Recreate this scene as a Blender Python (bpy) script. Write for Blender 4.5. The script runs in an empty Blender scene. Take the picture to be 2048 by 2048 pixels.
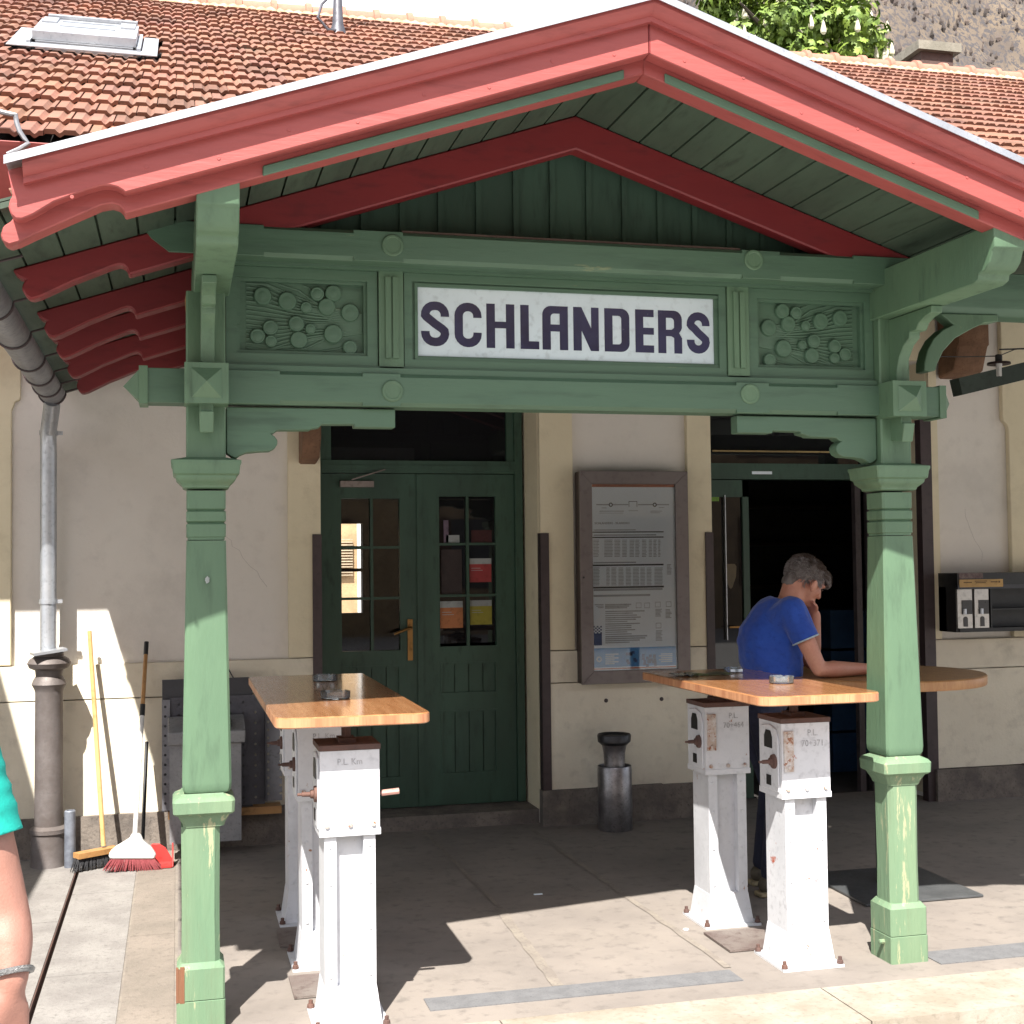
import bpy, bmesh, math, random
from mathutils import Vector, Matrix, noise as mnoise
random.seed(7)
sc = bpy.context.scene
C = sc.collection
R = math.radians
V = Vector

# ------------------------------------------------------------------ camera
F, H = 2620.0, 1.62
YAW, PIT, ROL = R(14.348), R(2.21), R(-0.656)
fwd = V((math.sin(YAW)*math.cos(PIT), math.cos(YAW)*math.cos(PIT), math.sin(PIT)))
r0 = V((math.cos(YAW), -math.sin(YAW), 0)); u0 = r0.cross(fwd)
rgt = r0*math.cos(ROL) + u0*math.sin(ROL)
up = -r0*math.sin(ROL) + u0*math.cos(ROL)
CAM = V((0, 0, H))
cd = bpy.data.cameras.new('camera'); cam = bpy.data.objects.new('camera', cd); C.objects.link(cam)
cd.sensor_width = 36; cd.lens = 36*F/2048; cd.clip_start = .05; cd.clip_end = 5000
cam.matrix_world = Matrix(((rgt.x, up.x, -fwd.x, 0), (rgt.y, up.y, -fwd.y, 0), (rgt.z, up.z, -fwd.z, H), (0, 0, 0, 1)))
sc.camera = cam

def ray(px, py): return rgt*((px-1024)/F) - up*((py-1024)/F) + fwd
def PY(px, py, y): d = ray(px, py); return CAM + d*(y/d.y)       # point of the photograph on the plane Y = y
def PX(px, py, x): d = ray(px, py); return CAM + d*(x/d.x)
def G(px, py, z=0.): d = ray(px, py); return CAM + d*((z-H)/d.z)

# ------------------------------------------------------------------ materials
MATS = {}
def mat(name, col, rough=.6, col2=None, var=.35, vscale=3., bump=.15, bscale=60., metal=0., wear=None, wearcol=(.3, .2, .12), wscale=9., spec=.5,
        stretch=(1, 1, 1), dirt=0., coat=0., sheen=0., speck=.78):
    if name in MATS: return MATS[name]
    m = bpy.data.materials.new(name); m.use_nodes = True
    nt = m.node_tree; N = nt.nodes; L = nt.links
    p = N['Principled BSDF']
    tc = N.new('ShaderNodeTexCoord'); mp = N.new('ShaderNodeMapping'); mp.inputs['Scale'].default_value = stretch
    L.new(tc.outputs['Object'], mp.inputs['Vector'])
    def noise(scale, det=6., rgh=.6, vec=mp):
        n = N.new('ShaderNodeTexNoise'); n.inputs['Scale'].default_value = scale; n.inputs['Detail'].default_value = det
        n.inputs['Roughness'].default_value = rgh; L.new(vec.outputs['Vector'] if vec is mp else vec, n.inputs['Vector']); return n
    def ramp(src, a, b):
        r = N.new('ShaderNodeMapRange'); r.inputs['From Min'].default_value = a; r.inputs['From Max'].default_value = b
        r.interpolation_type = 'SMOOTHSTEP'; L.new(src, r.inputs['Value']); return r.outputs['Result']
    def mix(fac, a, b):
        x = N.new('ShaderNodeMix'); x.data_type = 'RGBA'
        if isinstance(fac, float): x.inputs[0].default_value = fac
        else: L.new(fac, x.inputs[0])
        for i, s in ((6, a), (7, b)):
            if isinstance(s, tuple): x.inputs[i].default_value = (*s, 1)
            else: L.new(s, x.inputs[i])
        return x.outputs[2]
    c2 = col2 or tuple(c*(1-var) for c in col)
    n1 = noise(vscale)
    c = mix(ramp(n1.outputs['Fac'], .32, .68), col, c2)
    n2 = noise(vscale*9, 4.)
    c = mix(ramp(n2.outputs['Fac'], .5, .78), c, tuple(x*speck for x in c2))
    if dirt:
        n4 = noise(1.7, 8., .7)
        dm = ramp(n4.outputs['Fac'], .5, .72)
        mm = N.new('ShaderNodeMath'); mm.operation = 'MULTIPLY'; mm.inputs[1].default_value = dirt; L.new(dm, mm.inputs[0])
        c = mix(mm.outputs[0], c, tuple(x*.35 for x in col))
    if wear:
        n3 = noise(wscale, 8., .72)
        c = mix(ramp(n3.outputs['Fac'], wear, wear+.03), c, wearcol)
    L.new(c, p.inputs['Base Color'])
    nr = N.new('ShaderNodeMapRange'); nr.inputs['To Min'].default_value = max(0, rough-.1); nr.inputs['To Max'].default_value = min(1, rough+.12)
    L.new(n2.outputs['Fac'], nr.inputs['Value']); L.new(nr.outputs['Result'], p.inputs['Roughness'])
    p.inputs['Metallic'].default_value = metal; p.inputs['Specular IOR Level'].default_value = spec
    p.inputs['Coat Weight'].default_value = coat; p.inputs['Coat Roughness'].default_value = .12
    if sheen: p.inputs['Sheen Weight'].default_value = sheen
    if bump:
        nb = noise(bscale, 5., .65)
        b = N.new('ShaderNodeBump'); b.inputs['Strength'].default_value = bump; b.inputs['Distance'].default_value = .006
        L.new(nb.outputs['Fac'], b.inputs['Height']); L.new(b.outputs['Normal'], p.inputs['Normal'])
    MATS[name] = m
    return m

GREEN = mat('green_paint', (.108, .188, .110), .55, (.084, .150, .090), bump=.45, bscale=26, stretch=(1, 1, .22), wear=.665, wearcol=(.20, .22, .12), wscale=14, vscale=2.2)
GREENH = mat('green_paint_beam', (.082, .155, .096), .55, (.066, .125, .080), bump=.45, bscale=22, stretch=(.14, 1, 1), wear=.66, wearcol=(.15, .19, .105), wscale=10, vscale=2.0)
GREENW = mat('green_paint_weathered', (.112, .198, .118), .7, (.165, .235, .14), bump=.9, bscale=24, stretch=(1, 1, .12), wear=.575, wearcol=(.30, .31, .19), wscale=22, dirt=.2)
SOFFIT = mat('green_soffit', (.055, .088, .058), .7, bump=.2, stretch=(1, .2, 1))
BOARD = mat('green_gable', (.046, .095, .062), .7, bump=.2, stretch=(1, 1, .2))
CORAL = mat('coral_paint', (.355, .075, .067), .5, (.30, .063, .058), bump=.35, bscale=30, stretch=(.12, 1, 1), wear=.70, wearcol=(.30, .065, .055), wscale=16, dirt=.18)
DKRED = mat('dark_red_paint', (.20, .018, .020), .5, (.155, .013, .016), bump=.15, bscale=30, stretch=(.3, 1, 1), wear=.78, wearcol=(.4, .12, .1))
DOOR = mat('door_green', (.036, .088, .058), .5, bump=.12, stretch=(1, 1, .3))
CREAM = mat('cream_plaster', (.76, .68, .50), .9, (.70, .62, .45), bump=.3, bscale=60, dirt=.16, vscale=1.0, speck=.95)
CREAMD = mat('cream_dado', (.73, .67, .54), .9, (.64, .58, .47), bump=.35, bscale=60, dirt=.36, vscale=1.5, speck=.95)
GREY = mat('grey_plaster', (.77, .725, .67), .92, (.71, .665, .615), bump=.35, bscale=60, dirt=.17, vscale=.9, speck=.95)
STONE = mat('plinth_stone', (.20, .17, .145), .95, (.11, .095, .085), bump=1., bscale=34, vscale=7)
CORB = mat('corbel_stone', (.22, .12, .07), .95, bump=.9, bscale=40, vscale=8)
ZINC = mat('zinc', (.52, .54, .57), .42, (.42, .44, .48), metal=.75, bump=.05, vscale=5)
ZINCD = mat('zinc_old', (.30, .31, .33), .5, (.22, .22, .24), metal=.6, bump=.08, vscale=6)
IRON = mat('cast_iron', (.115, .095, .088), .6, (.17, .15, .145), metal=.35, bump=.35, bscale=50, wear=.66, wearcol=(.20, .10, .06), wscale=12, vscale=6)
WHITEM = mat('white_metal', (.62, .63, .66), .45, (.54, .55, .58), bump=.2, bscale=50, speck=.92, wear=.655, wearcol=(.30, .15, .09), wscale=16, vscale=4, dirt=.22)
WHITER = mat('white_metal_chipped', (.62, .63, .66), .5, (.54, .55, .58), bump=.15, dirt=.2, wear=.635, wearcol=(.40, .10, .05), wscale=10, vscale=4)
RUSTW = mat('rusty_white', (.55, .53, .52), .6, (.40, .30, .24), bump=.2, vscale=30, wear=.56, wearcol=(.26, .10, .05), wscale=40)
RUST = mat('rust', (.12, .06, .045), .8, (.075, .045, .04), bump=.4)
TILE = mat('terracotta', (.24, .108, .070), .85, (.185, .090, .062), bump=.4, bscale=60, wear=.60, wearcol=(.15, .095, .07), wscale=5, vscale=2.5)
TILER = mat('ridge_terracotta', (.38, .17, .115), .85, (.32, .14, .10), bump=.3)
LICH = mat('lichen_mortar', (.50, .42, .28), .95, (.34, .26, .14), bump=.8, vscale=9)
WOODT = mat('table_wood', (.42, .20, .088), .28, (.32, .135, .052), bump=.08, stretch=(16, .9, 6), vscale=2.6, coat=.8, wear=.66, wearcol=(.30, .13, .055), wscale=3, dirt=.12)
WOODE = mat('table_edge', (.52, .27, .14), .45, (.36, .145, .07), bump=.25, stretch=(7, 7, .3), vscale=3, wear=.62, wearcol=(.24, .10, .05), wscale=6)
WOODR = mat('round_wood', (.36, .19, .075), .4, (.28, .13, .05), bump=.1, stretch=(4, 4, 1), vscale=5)
HANDLE = mat('broom_wood', (.55, .36, .15), .5, (.45, .27, .1), bump=.1)
HANDLE2 = mat('broom_wood_dark', (.42, .22, .08), .45, bump=.1)
BLACK = mat('black_plastic', (.012, .012, .013), .5, bump=.1)
DARKG = mat('dark_metal', (.035, .036, .042), .45, (.05, .05, .06), metal=.2, bump=.1)
GUARD = mat('corner_guard', (.055, .035, .037), .5, bump=.08)
CASE = mat('bronze_frame', (.17, .145, .14), .45, (.15, .125, .12), metal=.4, bump=.04)
PAPER = mat('paper', (.80, .88, .95), .6, (.78, .865, .94), bump=0, speck=.97)
INK = mat('ink', (.05, .06, .07), .7, bump=0)
INKL = mat('ink_light', (.46, .51, .56), .7, bump=0)
BLUE = mat('poster_blue', (.03, .20, .50), .5, (.03, .2, .45), bump=0, vscale=14)
BLUED = mat('poster_blue_dark', (.02, .07, .22), .5, bump=0)
ORNG = mat('poster_orange', (.45, .13, .07), .6, bump=0)
SIGNW = mat('sign_white', (.60, .70, .73), .18, (.55, .65, .68), bump=.02, vscale=3, coat=.4)
LETTER = mat('sign_letters', (.014, .016, .045), .22, (.026, .032, .085), bump=0, coat=.4)
STEEL = mat('stainless', (.34, .33, .34), .36, (.20, .19, .20), metal=.85, bump=.15, vscale=10, bscale=30)
CONC = mat('concrete', (.235, .205, .18), .9, (.185, .162, .145), bump=.25, bscale=90, dirt=.25, vscale=1.6)
CONCL = mat('kerb_concrete', (.33, .295, .25), .9, (.24, .205, .16), bump=.5, bscale=40, vscale=4, dirt=.2)
SLAB = mat('slab_stone', (.25, .235, .22), .9, (.19, .175, .165), bump=.7, bscale=60, dirt=.25, vscale=5)
SLABB = mat('slab_brown', (.225, .19, .16), .9, (.175, .15, .125), bump=.6, bscale=70, dirt=.2, vscale=4)
INLAY = mat('slate_inlay', (.15, .15, .155), .85, (.12, .12, .125), bump=.3, vscale=14)
JOINT = mat('joint_fill', (.24, .21, .175), .95, (.18, .155, .135), bump=.3, vscale=8)
ASPH = mat('asphalt', (.36, .35, .34), .95, (.31, .30, .29), bump=.4, vscale=2)
GAL = mat('galvanised', (.22, .225, .25), .5, (.16, .16, .18), metal=.45, bump=.12, vscale=5)
GALB = mat('galvanised_box', (.27, .27, .275), .6, (.21, .21, .22), metal=.3, bump=.15, vscale=7)
SKIN = mat('skin', (.48, .225, .15), .5, (.45, .19, .125), bump=.08, bscale=90, vscale=12, speck=.93)
SKINP = mat('skin_pale', (.31, .155, .118), .55, (.285, .135, .10), bump=.2, bscale=260, vscale=9, speck=.93)
HAIR = mat('grey_hair', (.07, .052, .045), .6, (.20, .175, .165), bump=1., bscale=130, stretch=(1, 1, .5), vscale=14)
HAIRB = mat('brown_hair', (.06, .035, .02), .6, bump=1., bscale=130)
SHIRT = mat('blue_cotton', (.012, .065, .36), .85, (.01, .05, .30), bump=.2, bscale=300, vscale=6, sheen=.2)
TRIM = mat('pale_trim', (.45, .55, .6), .8, bump=.1)
JEANS = mat('denim', (.018, .022, .05), .9, bump=.3, bscale=300)
TEAL = mat('teal_cotton', (.0, .30, .25), .8, (.0, .25, .21), bump=.2, bscale=300)
SHOE = mat('shoe', (.10, .085, .06), .7, bump=.2)
SOLE = mat('shoe_sole', (.4, .33, .2), .8)
REDP = mat('red_plastic', (.52, .05, .045), .4, bump=.05)
REDB = mat('red_bristle', (.42, .10, .11), .8, (.32, .06, .07), bump=1., bscale=200, stretch=(6, 6, .3))
BRISTLE = mat('black_bristle', (.028, .028, .032), .85, (.05, .05, .055), bump=1., bscale=200, stretch=(6, 6, .3))
WHITEP = mat('white_plastic', (.72, .71, .69), .35, bump=.03)
BRASS = mat('brass', (.26, .14, .045), .35, metal=.8, bump=.05)
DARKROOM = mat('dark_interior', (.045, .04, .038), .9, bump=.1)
YELLOW = mat('label_yellow', (.55, .34, .12), .6, bump=0)
CHROME = mat('chrome_front', (.5, .48, .45), .3, (.42, .4, .38), metal=.6, bump=.03)
LEAF = mat('chestnut_leaf', (.19, .26, .035), .6, (.085, .15, .022), bump=0, vscale=1.6)
BLOSSOM = mat('chestnut_blossom', (.62, .58, .42), .8, bump=0)
BARK = mat('bark', (.06, .045, .035), .95, bump=.8)

def glass_mat(name, tint=(1, 1, 1), dark=False):
    m = bpy.data.materials.new(name); m.use_nodes = True; p = m.node_tree.nodes['Principled BSDF']
    p.inputs['Base Color'].default_value = (*tint, 1); p.inputs['Roughness'].default_value = .02; p.inputs['IOR'].default_value = 1.5
    if not dark: p.inputs['Transmission Weight'].default_value = 1
    MATS[name] = m; return m
PANE = glass_mat('window_glass', (.012, .012, .014), True)

def pane_mat():
    m = bpy.data.materials.new('thin_pane'); m.use_nodes = True; nt = m.node_tree; N = nt.nodes; L = nt.links
    N.remove(N['Principled BSDF']); o = N['Material Output']
    t = N.new('ShaderNodeBsdfTransparent'); g = N.new('ShaderNodeBsdfGlossy'); g.inputs['Roughness'].default_value = .03
    fr = N.new('ShaderNodeFresnel'); fr.inputs['IOR'].default_value = 1.5; x = N.new('ShaderNodeMixShader')
    t.inputs['Color'].default_value = (.985, .99, .99, 1)
    L.new(fr.outputs[0], x.inputs[0]); L.new(t.outputs[0], x.inputs[1]); L.new(g.outputs[0], x.inputs[2]); L.new(x.outputs[0], o.inputs[0]); return m
THIN = pane_mat()
def dish_mat():
    m = pane_mat(); m.name = 'clear_glass'; N = m.node_tree.nodes; L = m.node_tree.links
    x = [n for n in N if n.type == 'MIX_SHADER'][0]; t = [n for n in N if n.type == 'BSDF_TRANSPARENT'][0]; t.inputs['Color'].default_value = (.86, .90, .91, 1)
    d = N.new('ShaderNodeBsdfDiffuse'); d.inputs['Color'].default_value = (.55, .60, .62, 1); y = N.new('ShaderNodeMixShader'); y.inputs[0].default_value = .14
    L.new(t.outputs[0], y.inputs[1]); L.new(d.outputs[0], y.inputs[2]); L.new(y.outputs[0], x.inputs[1]); return m
GLASS = dish_mat()

def tile_attr(m):
    nt = m.node_tree; N = nt.nodes; L = nt.links; p = N['Principled BSDF']
    src = p.inputs['Base Color'].links[0].from_socket
    a = N.new('ShaderNodeAttribute'); a.attribute_name = 'tone'; x = N.new('ShaderNodeMix'); x.data_type = 'RGBA'; x.blend_type = 'MULTIPLY'
    x.inputs[0].default_value = 1; L.new(src, x.inputs[6]); L.new(a.outputs['Color'], x.inputs[7]); L.new(x.outputs[2], p.inputs['Base Color'])
tile_attr(TILE)

# ------------------------------------------------------------------ object helpers
def tag(o, label=None, cat=None, group=None, kind=None):
    if label: o['label'] = label
    if cat: o['category'] = cat
    if group: o['group'] = group
    if kind: o['kind'] = kind
    return o
def thing(name, loc, label, cat, group=None):
    o = bpy.data.objects.new(name, None); C.objects.link(o); o.location = loc; o.empty_display_size = .1
    return tag(o, label, cat, group)
def origin(o):
    v = V((0, 0, 0))
    while o is not None: v += o.location; o = o.parent
    return v
def copytree(o, parent=None):
    c = o.copy(); C.objects.link(c)
    if parent is not None: c.parent = parent
    for ch in list(o.children): copytree(ch, c)
    return c

class B:
    def __init__(s): s.bm = bmesh.new()
    def _bev(s, faces, bev, seg=1):
        if not bev: return
        es = {e for f in faces for e in f.edges if len(e.link_faces) == 2 and e.calc_face_angle(0) > .5}
        bmesh.ops.bevel(s.bm, geom=list(es), offset=bev, segments=seg, affect='EDGES', clamp_overlap=True)
    def box(s, a, b, bev=.003, mi=0):
        x0, x1 = sorted((a[0], b[0])); y0, y1 = sorted((a[1], b[1])); z0, z1 = sorted((a[2], b[2]))
        v = [s.bm.verts.new(p) for p in ((x0, y0, z0), (x1, y0, z0), (x1, y1, z0), (x0, y1, z0), (x0, y0, z1), (x1, y0, z1), (x1, y1, z1), (x0, y1, z1))]
        fs = [s.bm.faces.new([v[i] for i in q]) for q in ((0, 3, 2, 1), (4, 5, 6, 7), (0, 1, 5, 4), (1, 2, 6, 5), (2, 3, 7, 6), (3, 0, 4, 7))]
        for f in fs: f.material_index = mi
        bev = min(bev, .3*min(x1-x0, y1-y0, z1-z0))
        s._bev(fs, bev); return s
    def prism(s, pts, plane, a, b, bev=0, mi=0):
        def P(p, t): return {'xz': (p[0], t, p[1]), 'yz': (t, p[0], p[1]), 'xy': (p[0], p[1], t)}[plane]
        n = len(pts); A = [s.bm.verts.new(P(p, a)) for p in pts]; D = [s.bm.verts.new(P(p, b)) for p in pts]
        fs = [s.bm.faces.new(A), s.bm.faces.new(D[::-1])]
        for i in range(n): fs.append(s.bm.faces.new((A[i], D[i], D[(i+1) % n], A[(i+1) % n])))
        for f in fs: f.material_index = mi
        bmesh.ops.recalc_face_normals(s.bm, faces=fs)
        if bev: s._bev(fs, bev)
        return s
    def rings(s, rs, closed=True, cap=True, mi=0):
        vs = [[s.bm.verts.new(p) for p in r] for r in rs]; n = len(vs[0]); fs = []
        for i in range(len(vs)-1):
            for j in range(n if closed else n-1):
                fs.append(s.bm.faces.new((vs[i][j], vs[i][(j+1) % n], vs[i+1][(j+1) % n], vs[i+1][j])))
        if cap and closed: fs += [s.bm.faces.new(vs[0][::-1]), s.bm.faces.new(vs[-1])]
        for f in fs: f.material_index = mi
        return s
    def sq(s, cx, cy, prof, ch=.006):
        rs = []
        for z, w in prof:
            c = min(ch, w*.3)
            rs.append([(cx+x, cy+y, z) for x, y in ((-w+c, -w), (w-c, -w), (w, -w+c), (w, w-c), (w-c, w), (-w+c, w), (-w, w-c), (-w, -w+c))])
        return s.rings(rs)
    def lathe(s, cx, cy, prof, n=32, sx=1, sy=1):
        return s.rings([[(cx+sx*r*math.cos(2*math.pi*k/n), cy+sy*r*math.sin(2*math.pi*k/n), z) for k in range(n)] for z, r in prof])
    def tube(s, pts, r, n=10, cap=True):
        pts = [V(p) for p in pts]; rs = []; pt = None
        rad = r if isinstance(r, (list, tuple)) else [r]*len(pts)
        for i, p in enumerate(pts):
            t = (pts[min(i+1, len(pts)-1)] - pts[max(i-1, 0)]).normalized()
            if pt is None:
                a = t.orthogonal().normalized()
            else:
                a = (pa - t*pa.dot(t)).normalized()
            pa = a; pt = t; b = t.cross(a)
            rs.append([p + (a*math.cos(2*math.pi*k/n) + b*math.sin(2*math.pi*k/n))*rad[i] for k in range(n)])
        return s.rings(rs, True, cap)
    def bar(s, p0, p1, w, h, bev=.003, upv=(0, 0, 1)):
        p0, p1 = V(p0), V(p1); t = (p1-p0); L = t.length; t.normalize(); x = t.cross(V(upv)).normalized(); u = x.cross(t)
        b2 = B().box((-w/2, 0, -h/2), (w/2, L, h/2), bev)
        m = Matrix(((x.x, t.x, u.x, p0.x), (x.y, t.y, u.y, p0.y), (x.z, t.z, u.z, p0.z), (0, 0, 0, 1)))
        b2.bm.transform(m); s.add(b2); return s
    def add(s, o):
        me = bpy.data.meshes.new('tmp'); o.bm.to_mesh(me); s.bm.from_mesh(me); bpy.data.meshes.remove(me); o.bm.free(); return s
    def xf(s, m): s.bm.transform(m); return s
    def done(s, name, m, parent=None, smooth=True, ang=35, keep=False):
        me = bpy.data.meshes.new(name)
        bmesh.ops.recalc_face_normals(s.bm, faces=s.bm.faces) if not keep else None
        if parent is not None: s.bm.transform(Matrix.Translation(-origin(parent)))
        s.bm.to_mesh(me); s.bm.free()
        for q in (m if isinstance(m, (list, tuple)) else [m]): me.materials.append(q)
        if smooth:
            me.polygons.foreach_set('use_smooth', [True]*len(me.polygons)); me.set_sharp_from_angle(angle=R(ang))
        o = bpy.data.objects.new(name, me); C.objects.link(o)
        if parent is not None: o.parent = parent
        return o
def structure(b, name, m): return tag(b.done(name, m), kind='structure')
def fill(loops, z=0.):
    """flat sheet (XY) bounded by outer loop and holes"""
    bm = bmesh.new(); es = []
    for lp in loops:
        vs = [bm.verts.new((x, y, z)) for x, y in lp]
        es += [bm.edges.new((vs[i], vs[(i+1) % len(vs)])) for i in range(len(vs))]
    bmesh.ops.triangle_fill(bm, use_beauty=True, use_dissolve=False, edges=es)
    b = B(); b.bm.free(); b.bm = bm; return b
def ribbon(path, w, z=0.):
    b = B(); n = len(path); Ls = []; P = [V((*p, 0)) for p in path]
    for i in range(n):
        a = (P[i]-P[i-1]).normalized() if i > 0 else None; c = (P[i+1]-P[i]).normalized() if i < n-1 else None
        t = ((a or c)+(c or a)).normalized(); nn = V((-t.y, t.x, 0)); k = 1/max(.5, nn.dot(V((-(a or c).y, (a or c).x, 0))))
        Ls.append([P[i]+nn*(w/2*k), P[i]-nn*(w/2*k)])
    vs = [[b.bm.verts.new((q.x, q.y, z)) for q in l] for l in Ls]
    for i in range(n-1): b.bm.faces.new((vs[i][0], vs[i][1], vs[i+1][1], vs[i+1][0]))
    return b
def facing(b, y, x=0, z=0):
    """turns an XY sheet upright in XZ looking to -Y"""
    return b.xf(Matrix.Translation((x, y, z)) @ Matrix.Rotation(math.pi/2, 4, 'X'))
def text(body, size, sx=1.):
    cu = bpy.data.curves.new('txt', 'FONT'); cu.body = body; cu.size = size; cu.align_x = 'CENTER'; cu.align_y = 'CENTER'; cu.resolution_u = 2
    ob = bpy.data.objects.new('txt', cu); C.objects.link(ob)
    me = bpy.data.meshes.new_from_object(ob.evaluated_get(bpy.context.evaluated_depsgraph_get()))
    b = B(); b.bm.from_mesh(me); bpy.data.objects.remove(ob); bpy.data.curves.remove(cu); bpy.data.meshes.remove(me)
    return b.xf(Matrix.Diagonal((sx, 1, 1, 1)))
def arc(cx, cy, r, a0, a1, n=6): return [(cx+r*math.cos(R(a0+(a1-a0)*i/n)), cy+r*math.sin(R(a0+(a1-a0)*i/n))) for i in range(n+1)]

XC = 1.47            # axis of the porch
PXL, PXR, PYC = .10, 2.84, 4.836
S = .338             # slope of the porch roof
# ================================================================== GROUND
fc = B().box((-60, -70, -.30), (80, 4.19, -.14), 0)
structure(fc, 'forecourt', ASPH)
bg = B(); bg.bm.faces.new([bg.bm.verts.new(p) for p in ((-900, -900, -.32), (900, -900, -.32), (900, 900, -.32), (-900, 900, -.32))])
structure(bg, 'ground', ASPH)
fl = B()
fl.box((0, 4.58, -.2), (9, 8.3, 0), .006)
structure(fl, 'porch_floor', CONC)
kb = B()
for x0, x1 in ((-.0, 1.1), (1.106, 2.35), (2.356, 3.6), (3.606, 5.2), (5.206, 9)): kb.box((x0, 4.2, -.3), (x1, 4.576, .001), .008)
structure(kb, 'kerb', CONCL)
pv = B()
for x0, x1, ys in ((-.508, -.215, (4.2, 5.55, 6.9, 7.9)), (-6, -.532, (3.2, 5.2, 6.4, 7.9))):
    for i in range(3): pv.box((x0, ys[i]+.004, -.2), (x1, ys[i+1]-.004, 0), .007)
structure(pv, 'paving', SLAB)
pb = B()
for y0, y1 in ((4.2, 6.05), (6.05, 7.9)): pb.box((-.205, y0+.004, -.2), (-.014, y1-.004, .0), .007)
structure(pb, 'paving_brown', SLABB)
dr = B().box((-.531, 3.2, -.22), (-.509, 7.9, -.03), 0)
for x in (-.5305,): dr.box((x, 3.2, -.1), (x+.005, 7.88, -.002), 0)
structure(dr, 'drain_channel', RUST)
stp = B()
p0, p1 = G(850, 2015), G(1475, 1950)
stp.box((.885, 4.735, -.01), (2.11, 4.87, .004), 0)
stp.box((2.945, 4.70, -.01), (8, 4.86, .004), 0)
structure(stp, 'inlay_strip', INLAY)
jt = B()
def strip(pts, w, z=.003):
    global jt
    jt.add(ribbon(pts, w, z))
def wob(a, b, n, amp):
    return [(a[0]+(b[0]-a[0])*i/n+random.uniform(-amp, amp), a[1]+(b[1]-a[1])*i/n) for i in range(n+1)]
strip(wob((1.41, 4.875), (1.46, 6.05), 14, .006), .045); strip(wob((2.12, 4.9), (2.08, 7.75), 24, .006), .03)
strip(wob((1.465, 6.06), (1.44, 7.85), 14, .006), .02, .0035)
for xa, xb in ((-.2149, -.2051), (-.0139, -.0001)): jt.box((xa, 4.2, -.19), (xb, 7.88, -.003), 0)
structure(jt, 'floor_joint', JOINT)

# ================================================================== STATION BUILDING
FY = 7.83            # front of the cream frame, grey panels lie 45 mm deeper
bld = thing('station_building', (2.0, 8.0, 0), 'cream and grey plastered railway station building with terracotta tiled roof behind the porch', 'building')
OX0, OX1 = .827, 2.184        # entrance opening
QX0, QX1 = 3.327, 4.913       # bar opening
TOP = 2.95
w = B()
for x0, x1 in ((-6, OX0), (OX1, QX0), (QX1, 9)): w.box((x0+.0, FY+.045, -.05), (x1, 8.45, TOP), 0)
w.box((-6, FY+.045, TOP), (9, 8.45, 4.2), 0)
w.box((-6, 8.45, -.05), (-5.7, 15, 4.2), 0)
w.done('wall', GREY, bld, False)
cf = B()
def pil(x0, x1, z0=1.075, z1=TOP+.6): cf.box((x0, FY, z0), (x1, FY+.044, z1), .006)
# left bay: wide pilaster whose edge steps out below a rounded notch
nz = 2.56
cf.prism([(-6, 1.075), (-.905, 1.075), (-.905, nz-.05)] + [(-.905+.012, nz-.02), (-.89, nz), (-.862, nz+.012), (-.858, nz+.03)] + [(-.858, TOP+.6), (-6, TOP+.6)], 'xz', FY, FY+.044, .004)
pil(.636, OX0); pil(OX1, 2.397); pil(3.166, QX0); pil(QX1, 4.973)
cf.prism([(9, 1.075), (5.525, 1.075), (5.525, nz-.06), (5.512, nz-.03), (5.49, nz-.012), (5.482, nz+.01), (5.482, TOP+.6), (9, TOP+.6)], 'xz', FY, FY+.044, .004)
for x0, x1 in ((OX0, OX1), (QX0, QX1)): cf.box((x0-.0, FY+.001, TOP), (x1, FY+.044, TOP+.6), .004)
cf.done('pilaster', CREAM, bld)
cd_ = B()
for x0, x1 in ((-6, OX0), (OX1, QX0), (QX1, 9)):
    cd_.box((x0, FY-.002, .875), (x1, FY+.043, 1.068), .004)
    cd_.box((x0, FY-.004, .215), (x1, FY+.043, .868), .004)
cd_.done('dado', CREAMD, bld)
for row in (((-6, -1.6), (-1.596, -.43), (-.426, .30), (.304, OX0)), ((OX1-.015, 2.52), (2.524, 2.95), (2.954, QX0+.01)), ((QX1-.02, 5.55), (5.554, 7), (7.004, 9))):
    ph = B()
    for x0, x1 in row: ph.box((x0, FY-.035+random.uniform(-.006, .006), -.04), (x1+.003, FY+.04, .215+random.uniform(-.006, .008)), .010)
    ph.done('plinth', STONE, bld)
st = B().box((OX0+.004, 7.93, -.05), (OX1-.004, 8.30, .085), .012); st.done('door_step', STONE, bld)
rv = B()
for x0, x1 in ((OX0, OX0-.02), (OX1, OX1+.02), (QX0, QX0-.02), (QX1, QX1+.02)): pass
for x, za in ((OX1-.004, .086), (OX0-.03, .086), (QX1-.004, .03), (QX0-.03, .03)):
    rv = B().box((x, FY+.046, za), (x+.034, 8.30, TOP), 0); rv.done('reveal', CREAM, bld)
for x, sgn in ((OX0, -1), (OX1, 1), (QX0, -1)):
    g = B().box((x-(0.004 if sgn > 0 else .05), FY-.012, .215), (x+(.05 if sgn > 0 else .004), FY-.002, 1.80), .003)
    g.box((x-.004 if sgn > 0 else x-.0, FY-.010, .215), (x+.0 if sgn > 0 else x+.004, FY+.06, 1.80), .001)
    g.done('corner_guard', GUARD, bld)
B().box((QX1-.075, FY-.008, .0), (QX1+.006, FY+.06, 2.55), .004).done('corner_guard', GUARD, bld)
for a in ((601, 863, 634, 919),):
    p, q = PY(a[0], a[1], 7.7), PY(a[2], a[3], 7.7)
    B().prism([(7.83, p.z+.1), (7.55, p.z+.1), (7.55, p.z-.05), (7.64, q.z), (7.83, q.z-.02)], 'yz', p.x, q.x+.01, .01).done('corbel', CORB, bld)
p, q = PY(1912, 655, 7.62), PY(1974, 742, 7.62)
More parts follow.
